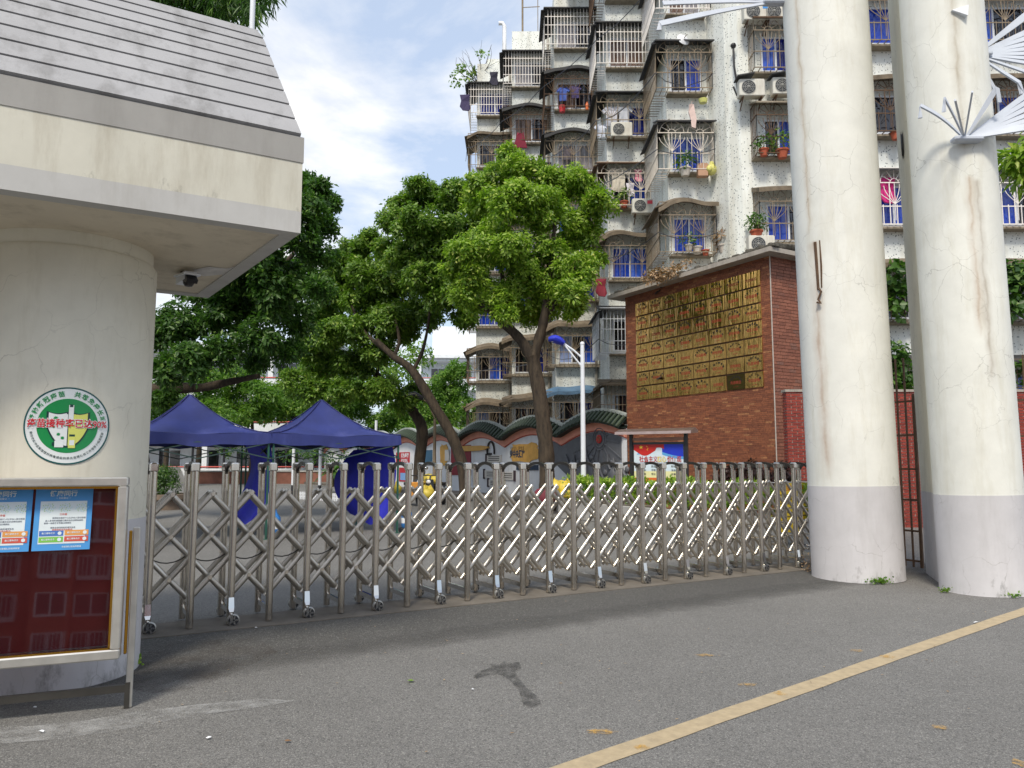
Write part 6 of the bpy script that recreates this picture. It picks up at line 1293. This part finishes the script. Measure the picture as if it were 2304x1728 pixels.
# framed display board by the brick house
q0, q1 = at(1427, 1030, 20.3), at(1538, 1030, 19.6); dv = Vector((q1.x - q0.x, q1.y - q0.y, 0)); wl = dv.length
db = thing('display_board', 'framed display board with a red and blue flag poster under a metal hood', 'notice board', (q0.x, q0.y, 0), math.atan2(dv.y, dv.x)); zt_, zb_ = at(1480, 1000, 20).z, at(1480, 1086, 20).z
m = MB(); m.cham(-.12, -.03, -.05, .05, 0, zt_ + .28, .01); m.build('post', BLACKM, db); m = MB(); m.cham(wl + .03, wl + .12, -.05, .05, 0, zt_ + .28, .01); m.build('post', BLACKM, db)
m = MB(); m.box(-.029, wl + .029, -.01, .04, zb_ - .05, zt_ + .06); m.build('back_panel', P('board_frame_dark', S(64, 66, 66), .4, .4), db)
m = MB(); m.box(-.02, wl + .02, -.04, -.012, zt_ + .1, zt_ + .18); m.build('upper_rail', P('bronze_rail', S(142, 104, 88), .35, .7), db); m = MB(); m.box(-.02, wl + .02, -.035, -.012, zb_ - .1, zb_ - .05); m.build('lower_rail', STEEL, db)
m = MB(); m.prism([(-.30, zt_ + .26), (-.28, zt_ + .33), (.1, zt_ + .42), (.3, zt_ + .36), (.3, zt_ + .30)], (-.42, 0, 0), (0, 1, 0), (0, 0, 1), (1, 0, 0), wl + .72); m.build('hood', P('hood_metal', S(170, 150, 142), .35, .8, var=.15), db)
hh = zt_ - zb_; fn = lambda l_: (lambda x, y: Vector((x * wl, -.012 - l_, zb_ + y * hh)))
m = MB(); rect(m, 0, 1, 0, 1, fn(.0)); dpo = m.build('flag_poster', flat('poster_pale', (206, 220, 232), .4), None); dpo.location = db.location; dpo.rotation_euler = db.rotation_euler; tag(dpo, 'poster with red flag, blue swirl and brush lettering inside the framed board', 'poster')
m = MB(); top = [(1 * j / 24) for j in range(25)]
fl = [(x, .80 + .085 * math.sin(x * 10.5 + 2.4) - .05 * x + (.06 if x > .45 else 0)) for x in [.62 * j / 24 for j in range(25)]]
for (x0, y0), (x1, y1) in zip(fl[:-1], fl[1:]): poly(m, [(x0, y0), (x1, y1), (x1, 1), (x0, 1)], fn(.003), 0)
for j in range(16):
    x0, x1 = .58 + .42 * j / 16, .58 + .42 * (j + 1) / 16; lo = lambda x: .84 - .16 * math.sin((x - .5) * 3.0); poly(m, [(x0, lo(x0)), (x1, lo(x1)), (x1, 1), (x0, 1)], fn(.0025), 1)
    lo2 = lambda x: lo(x) - .07; poly(m, [(x0, lo2(x0)), (x1, lo2(x1)), (x1, lo(x1)), (x0, lo(x0))], fn(.0025), 2)
bl_ = [(.06 + .24 * j / 12, .74 + .11 * math.sin(j / 12 * math.pi)) for j in range(13)]; poly(m, bl_, fn(.0025), 2)
poly(m, [(.15 + .05 * (1 if j % 2 == 0 else .42) * math.cos(R(90 + 36 * j)), .93 + .055 * (1 if j % 2 == 0 else .42) * math.sin(R(90 + 36 * j))) for j in range(10)], fn(.005), 3)
for (x, y) in ((.27, .95), (.29, .90), (.28, .86)): poly(m, [(x + .016 * (1 if j % 2 == 0 else .42) * math.cos(R(90 + 36 * j)), y + .02 * (1 if j % 2 == 0 else .42) * math.sin(R(90 + 36 * j))) for j in range(10)], fn(.005), 3)
rect(m, 0, 1, .0, .13, fn(.0025), 4); rect(m, 0, 1, .13, .30, fn(.0025), 5)
m.build('flag_picture', [flat('flag_red', (190, 36, 30), .4), flat('swirl_blue', (30, 52, 190), .4), flat('swirl_light', (90, 160, 220), .4), flat('star_yellow', (240, 200, 60), .4), flat('band_orange', (216, 104, 50), .4), flat('band_cream', (226, 222, 170), .4)], dpo)
m = MB(); put_text(m, '社会主义', hh * .17, fn2 := (lambda x, y: fn(.006)(x / wl, y / hh)), .30 * wl, .60 * hh, 0, .02, .38 * wl); put_text(m, '价值观', hh * .17, fn2, .82 * wl, .60 * hh, 0, .02, .28 * wl); m.build('brush_lettering', flat('letter_red', (176, 44, 36), .4), dpo)
m = MB(); put_text(m, '核心', hh * .17, fn2, .57 * wl, .60 * hh, 0, .02, .18 * wl); m.build('gold_lettering', flat('letter_gold', (220, 190, 70), .4), dpo)
m = MB()
for r_, row in enumerate((('富强', '民主', '文明', '和谐'), ('自由', '平等', '公正', '法治'), ('爱国', '敬业', '诚信', '友善'))):
    for c_, w2 in enumerate(row): put_text(m, w2, hh * .062, fn2, (.2 + .2 * c_) * wl, (.42 - .10 * r_) * hh)
m.build('grey_lettering', flat('letter_grey', (70, 70, 70), .5), dpo)

# yellow notice stands, sacks, scooters
for i, (u, v, Y, ln, lb) in enumerate(((1700, 1095, 14.5, .46, 'yellow notice stand nearer the display board behind the gate'), (1735, 1095, 14.9, .36, 'yellow notice stand half hidden by the rust-streaked pillar'))):
    p = tp(u, v, Y); o = thing('notice_stand', lb, 'sign', (p.x, p.y, 0), .15, 'yellow notice stands'); m = MB(); m.cham(-ln / 2, ln / 2, -.015, .015, .25, 1.18, .01); m.build('sign_plate', flat('stand_yellow', (224, 190, 44), .45), o)
    m = MB(); fnq = lambda x, y: Vector((x, -.018, y)); put_text(m, '入校须知', .11, fnq, 0, 1.06, 0, .02, ln * .8); m.build('red_lettering', flat('stand_red', (196, 60, 40), .5), o)
    m = MB(); [rect(m, -ln * .4, ln * .4, z, z + .025, fnq) for z in (.45, .53, .61, .69, .77, .85, .93)]; m.build('text_lines', P('stand_ink', S(110, 90, 40), .5), o, kind='stuff'); m = MB(); [m.bar((x, .02, 0), (x, .02, .3), .03) for x in (-ln * .4, ln * .4)]; m.bar((-ln * .4, -.2, .02), (-ln * .4, .25, .02), .03); m.bar((ln * .4, -.2, .02), (ln * .4, .25, .02), .03); m.build('stand_leg', IRONG, o)
SACK = P('sack_bright_yellow', S(206, 184, 70), .5, var=.25, scale=5, bump=.6, bscale=7)
def sack(label, u, v, Y, r, sd):
    p = tp(u, v, Y); g_ = random.Random(sd); m = MB()
    for _ in range(5): m.ball((g_.uniform(-.6, .6) * r, g_.uniform(-.4, .4) * r, r * .75 + g_.uniform(-.1, .35) * r), r * g_.uniform(.55, .8), n=10, sq=(1.1, .9, .85))
    for _ in range(3): a = g_.uniform(0, 6); m.prism([(0, 0), (.25 * r, .5 * r), (.45 * r, .15 * r)], (.3 * r * math.cos(a), .2 * r * math.sin(a), r * 1.25), (math.cos(a), math.sin(a), 0), (0, 0, 1), (-math.sin(a), math.cos(a), 0), .03)
    m.v = [(x + .06 * r * math.sin(9 * z / r + x), y, max(0.0, z + .05 * r * math.sin(11 * x / r))) for x, y, z in m.v]
    o = m.build('plastic_sack', SACK, None, smooth=70, loc=(p.x, p.y, max(0, p.z - r))); tag(o, label, 'sack', 'yellow plastic sacks along the wavy wall')
sack('crumpled yellow sack sitting between the hedge and the grey relief panel', 1212, 1052, 24.0, .38, 1); sack('crumpled yellow sack at the foot of the big trunk', 1228, 1062, 23.6, .26, 7)
sack('yellow sack beside the second tent\'s billowing cloth', 846, 1052, 24, .26, 2); sack('yellow sack lying between the two dark scooters', 920, 1060, 27, .3, 3); sack('yellow sack behind the parked scooter nearest the big trunk', 934, 1035, 28, .28, 4)
p = tp(903, 1040, 27.5); m = MB(); m.cham(-.22, .22, -.2, .2, 0, .5, .02); tag(m.build('orange_crate', flat('crate_orange', (220, 150, 60), .6), None, loc=(p.x, p.y, .35)), 'orange box strapped behind the first dark scooter', 'box')
def scooter(label, u, v, Y, rz):
    p = tp(u, v, Y); o = thing('motor_scooter', label, 'scooter', (p.x, p.y, 0), rz, 'scooters parked along the wavy wall')
    for x in (-.6, .62):
        m = MB(); m.lathe([(.12, -.05), (.2, -.055), (.245, -.02), (.245, .02), (.2, .055), (.12, .05)], 20); m.v = [(a + x, c, b + .25) for a, b, c in m.v]; m.build('wheel', RUBBER, o, smooth=True)
    m = MB(); m.prism([(-.75, .42), (-.78, .62), (-.55, .74), (-.05, .70), (.02, .36), (.32, .30), (.42, .38), (.52, .92), (.62, .95), (.66, .62), (.86, .50), (.80, .42), (.62, .50), (.50, .26), (-.1, .22), (-.45, .30)], (0, .13, 0), (1, 0, 0), (0, 0, 1), (0, -1, 0), .26); m.build('body', P('scooter_dark', S(36, 38, 46), .25, var=.1, coat=.6), o)
    m = MB(); m.cham(-.78, .0, -.14, .14, .70, .82, .03); m.build('seat', RUBBER, o); m = MB(); m.tube((.56, 0, .9), (.50, 0, 1.08), .03); m.tube((.48, -.34, 1.08), (.48, .34, 1.08), .018); m.tube((.5, -.25, 1.08), (.46, -.32, 1.3), .008); m.tube((.5, .25, 1.08), (.46, .32, 1.3), .008); m.build('handlebar', BLACKM, o)
    for s_ in (-1, 1): m = MB(); m.ball((.46, .33 * s_, 1.34), .07, sq=(.4, 1, .8)); m.build('mirror', CHROME, o, smooth=True)
    m = MB(); m.ball((.66, 0, .86), .09, sq=(.5, 1, .8)); m.build('headlight', P('lens_white', S(220, 220, 220), .2), o, smooth=True)
scooter('dark scooter parked behind the straight dark trunk', 893, 1050, 28, R(-65)); scooter('dark scooter parked between the slender grey lamp and the yellow sacks', 943, 1050, 28, R(-110))
p = tp(1200, 1062, 23.4); m = MB(); m.ball((0, 0, .3), .3, sq=(1.2, 1, 1)); m.ball((.2, .1, .35), .22); tag(m.build('cloth_bundle', P('bundle_maroon', S(110, 44, 56), .8, var=.4, scale=6, bump=.5), None, smooth=True, loc=(p.x - .35, p.y, .2)), 'maroon bundle lying at the big trunk\'s foot', 'bundle')

# ================================================================== far school yard
SCH = P('school_white', S(222, 226, 230), .7, var=.06, dirt=S(180, 180, 180))
def school(label, x0, x1, y, dep, floors, z0=0.0, fh=3.6, base=0):
    o = thing('school_building', label, 'school', ((x0 + x1) / 2, y, 0)); cx_ = (x0 + x1) / 2; m = MB(); m.box(x0 - cx_, x1 - cx_, 1.8, dep, z0, z0 + floors * fh); m.build('wall', SCH, o)
    for k in range(floors):
        z = z0 + k * fh; m = MB(); m.box(x0 - cx_ - .2, x1 - cx_ + .2, -.1, 1.79, z + fh - .35, z + fh); m.build('floor_slab', SCH, o); m = MB(); m.box(x0 - cx_, x1 - cx_, -.05, .05, z, z + 1.05); m.build('balcony_wall', SCH, o)
        m = MB(); m.tube((x0 - cx_, -.05, z + 1.18), (x1 - cx_, -.05, z + 1.18), .05); m.build('handrail', flat('rail_red', (190, 70, 60)), o)
        x = x0 + 1.2
        while x < x1 - 1.6:
            m = MB(); m.box(x - cx_, x - cx_ + 1.9, 1.74, 1.795, z + 1.0, z + 2.6); w_ = m.build('window', WHITEM, o); m = MB(); [m.box(x - cx_ + .08 + a, x - cx_ + .9 + a, 1.71, 1.738, z + 1.08, z + 2.52) for a in (0, .9)]; m.build('pane', PANE_D, w_); x += 3.2
    m = MB()
    n = max(2, int((x1 - x0) / 5))
    for i in range(n + 1): x = x0 + (x1 - x0) * i / n - cx_; m.box(x - .2, x + .2, -.02, .35, z0, z0 + floors * fh - .36)
    m.build('column', SCH, o); m = MB(); m.box(x0 - cx_ - .6, x1 - cx_ + .6, -.6, dep + .4, z0 + floors * fh + .002, z0 + floors * fh + .4); m.build('roof', SCH, o); return o
s1 = school('white school block with galleries far beyond the leaning trunks', -11.5, 9, 95, 12, 4); m = MB(); m.box(-9, -1, 3, 10, 14.8, 19.0); m.build('stair_tower', SCH, s1)
school('white school building across the yard behind the tents', -40, -14.5, 62, 12, 3)
m = MB(); m.prism([(-34, 0), (-26, 0), (-26.5, 1.2), (-33.5, 1.2)], (0, 58, 0), (1, 0, 0), (0, 0, 1), (0, 1, 0), 3.7); tag(m.build('entrance_steps', STONE, None), 'grey entrance steps before the white school building', 'steps')
# lawn with brick edging, low fence, posts
la = [ground(u * 1.0416, v * 1.0416, .3) for u, v in ((395, 1012), (520, 1020), (700, 1024), (830, 1018), (840, 1006), (600, 1004), (400, 1003))]
m = MB(); k = len(la); m.add([(p.x, p.y, .38) for p in la], [tuple(range(k))]); m.build('lawn', P('grass_green', S(74, 104, 44), .9, var=.35, scale=1.2), kind='structure')
ed = thing('lawn_edging', 'low red brick edging along the school lawn behind the tents', 'edging', (la[0].x, la[0].y, 0)); 
for a, b in ((0, 1), (1, 2), (2, 3)):
    m = MB(); m.bar((la[a].x - la[0].x, la[a].y - la[0].y, .22), (la[b].x - la[0].x, la[b].y - la[0].y, .22), .3, .44); m.build('edging_run', P('edging_brick', S(150, 88, 70), .85, var=.25, scale=3), ed)
bb = thing('brick_planter', 'long red brick planter wall before the far school shrubs', 'planter', (-16, 56, 0)); m = MB(); m.box(-7, 14, 0, .5, 0, .85); m.build('planter_wall', P('planter_brick', S(128, 84, 70), .85, var=.25, scale=2), bb); m = MB(); m.box(-7.1, 14.1, -.06, .56, .852, .95); m.build('planter_cap', STONE, bb)
sh = px_blobs([(470, 975, 12), (490, 972, 14), (515, 978, 12), (640, 980, 16), (680, 985, 18), (710, 988, 14), (620, 985, 12), (660, 978, 14), (740, 985, 12), (560, 980, 8), (790, 985, 14)], 48, 1.0, 80)
C, D, Nn, l, w_ = rosettes(sh, 8, 9, .25, .4, 81); o = link('yard_shrubbery', leaf_mesh('yard_shrubbery', C, D, Nn, l, w_, LEAF3), None, kind='stuff'); o['label'] = 'band of shrubs across the school yard under the tents\' eaves'
for i, (u, v, lb) in enumerate(((722, 1005, 'spiky palm in the yard nearest the second tent cloth'), (775, 1003, 'spiky palm in the yard half behind the second tent cloth'))):
    p = tp(u, v, 40); o = thing('sago_palm', lb, 'palm', (p.x, p.y, .3), 0, 'sago palms in the school yard'); m = MB(); m.lathe([(.28, 0), (.24, .7), (.1, .8)], 10); m.build('trunk', BARK, o); m = MB(); g_ = random.Random(i)
    for j in range(26):
        a = j * 2.4; e = g_.uniform(.1, 1.0); L_ = g_.uniform(1.1, 1.5); pts = [Vector((math.cos(a) * L_ * s_ * math.cos(e), math.sin(a) * L_ * s_ * math.cos(e), .75 + L_ * s_ * math.sin(e) - .7 * s_ * s_)) for s_ in (0, .25, .5, .75, 1)]
        sd_ = Vector((-math.sin(a), math.cos(a), 0)) * .11
        for (p_, q_), ww in zip(zip(pts[:-1], pts[1:]), ((.6, 1), (1, 1), (1, .7), (.7, .1))): m.add([p_ - sd_ * ww[0], p_ + sd_ * ww[0], q_ + sd_ * ww[1], q_ - sd_ * ww[1]], [(0, 1, 2, 3)])
    m.build('crown', LEAF3, o)
for i, (u, lb) in enumerate(((633, 'black and white post near the shared tent leg'), (691, 'black and white post midway under the second tent'))):
    p = ground(u * 1.0416, 1030 * 1.0416); p = tp(u, 1030, 34); o = thing('striped_post', lb, 'post', (p.x, p.y, 0), 0, 'black and white posts in the yard'); m = MB(); m.path([(0, 0, .55), (0, 0, 3.2)], .07, 10); m.build('white_length', WHITEM, o, smooth=True); m = MB(); m.path([(0, 0, 0), (0, 0, .55)], .073, 10); m.build('black_length', BLACKM, o, smooth=True)
for i, (u, lb) in enumerate(((483, 'thin black lamp post on the lawn by the first tent'), (415, 'thin black lamp post on the lawn beneath the first tent\'s peak'))):
    p = tp(u, 1010, 38); m = MB(); m.path([(0, 0, 0), (0, 0, 3.2)], .06, 8); m.ball((0, 0, 3.3), .16, n=8); tag(m.build('garden_lamp', BLACKM, None, loc=(p.x, p.y, 0)), lb, 'lamp post', 'black garden lamps on the lawn')
pf = thing('picket_fence', 'low white picket fence edging the yard\'s planting', 'fence', tp(640, 1030, 31)); pf.location.z = 0; q0, q1 = tp(640, 1030, 33), tp(765, 1036, 30); dv = Vector((q1.x - q0.x, q1.y - q0.y, 0)); pf.location = (q0.x, q0.y, 0); pf.rotation_euler = (0, 0, math.atan2(dv.y, dv.x))
m = MB(); m.box(-.035, .035, -.01, .01, 0, .32); pk = m.mesh('picket', WHITE); x = 0
while x < dv.length: link('picket', pk, pf, (x, 0, 0)); x += .13
m = MB(); m.box(0, dv.length, .011, .03, .1, .14); m.box(0, dv.length, .011, .03, .22, .26); m.build('fence_rail', WHITE, pf)
p = tp(345, 1045, 26); o = thing('round_planter', 'round stone planter with a clipped two tier bush inside the gate', 'planter', (p.x, p.y, 0)); m = MB(); m.lathe([(1.0, 0), (1.0, .32), (1.12, .34), (1.12, .5), (.9, .5), (.9, .42), (.002, .42)], 28); m.build('planter_wall', P('planter_stone', S(126, 110, 96), .85, var=.2), o, smooth=True)
C, D, Nn, l, w_ = rosettes([(0, 0, .75, .62), (.1, 0, 1.15, .45), (-.2, .1, 1.05, .4)], 80, 8, .09, .5, 93, squash=.6); link('foliage', leaf_mesh('foliage', C, D, Nn, l, w_, LEAF3), o)

# scraps on the road
def scrap(name, label, u, v, sz, mat, sd):
    g_ = random.Random(sd); p = ground(u * 1.0416, v * 1.0416); m = MB(); n = 7; ring = [(sz * g_.uniform(.6, 1.1) * math.cos(2 * math.pi * j / n), sz * g_.uniform(.5, .9) * math.sin(2 * math.pi * j / n), .010 + g_.uniform(0, .35) * sz) for j in range(n)]
    m.add(ring + [(0, 0, .014 + sz * .3)] + [(0, 0, .009)], [(j, (j + 1) % n, n) for j in range(n)] + [((j + 1) % n, j, n + 1) for j in range(n)]); tag(m.build(name, mat, None, loc=(p.x, p.y, 0)), label, 'litter')
scrap('paper_scrap', 'crumpled white paper scrap on the lime smear near the notice board', 90, 1584, .022, WHITE, 1); scrap('paper_scrap', 'tiny white paper scrap by the lower rail of the notice board', 75, 1531, .013, WHITE, 2); scrap('fallen_leaf', 'curled pale leaf on the road left of the wet stain', 888, 1474, .030, LEAF4, 3)
scrap('paper_scrap', 'white speck of paper between the curled leaf and wet stain', 1021, 1492, .013, WHITE, 4); scrap('paper_scrap', 'pale scrap on the bare road below the white smear', 450, 1598, .018, WHITE, 5); scrap('fallen_leaf', 'orange leaf lying near the photo\'s lower edge', 622, 1605, .020, DRYLEAF, 6); scrap('paper_scrap', 'flat white scrap beside the second pillar\'s foot', 2108, 1347, .03, WHITE, 7); scrap('paper_scrap', 'white scrap on the gate track between wheels', 553, 1358, .016, WHITE, 8)
g_ = random.Random(12); m = MB()
for _ in range(90):
    p = Vector((g_.uniform(-2.2, 5), g_.uniform(3.8, 9.5), 0)); s_ = g_.uniform(.004, .010); a = g_.uniform(0, 6)
    m.add([(p.x + s_ * math.cos(a + k * 1.57) * (1.8 if k % 2 else .8), p.y + s_ * math.sin(a + k * 1.57) * (1.8 if k % 2 else .8), .0095) for k in range(4)], [(0, 1, 2, 3)])
m.build('road_litter', DRYLEAF, kind='stuff')['label'] = 'tiny dry leaf bits scattered over the road'

# ================================================================== street side behind the viewer (seen in the glass and steel)
rbk = thing('brick_apartment', 'red brick apartment block with caged windows across the street, reflected in the glass', 'apartment block', (8, -55, 0)); XS = [-22 + 6.2 * i for i in range(9)]
m = MB(); m.box(-25, 34, -10, 0, 0, 24); [m.box(x, x + 2.6, 0, 1.4, 1.5, 24) for x in XS]; m.build('wall', P('street_brick', S(186, 104, 78), .8, var=.15, scale=2), rbk)
m = MB(); mc = MB(); mp = MB()
for x in XS:
    for k in range(8):
        z = 1.9 + 2.8 * k
        for (a, b, y) in ((x + .3, x + 2.3, 1.4), (x + 3.2, x + 5.6, 0)):
            mp.box(a + .08, b - .08, y, y + .03, z + .08, z + 1.52); m.box(a, b, y, y + .06, z - .08, z + .08); m.box(a, b, y, y + .06, z + 1.52, z + 1.6); [m.box(c - .06, c + .06, y, y + .07, z + .08, z + 1.52) for c in (a + .04, (a + b) / 2, b - .04)]
            if (k + int(x)) % 3: [mc.box(c - .025, c + .025, y + .45, y + .49, z - .15, z + 1.65) for c in [a + (b - a) * j / 8 for j in range(9)]]; mc.box(a, b, y + .061, y + .5, z - .25, z - .15)
m.build('window', P('street_window', S(232, 236, 240), .4, var=.05), rbk); mp.build('pane', P('street_pane', S(40, 44, 52), .2), rbk); mc.build('window_cage', WHITEM, rbk)
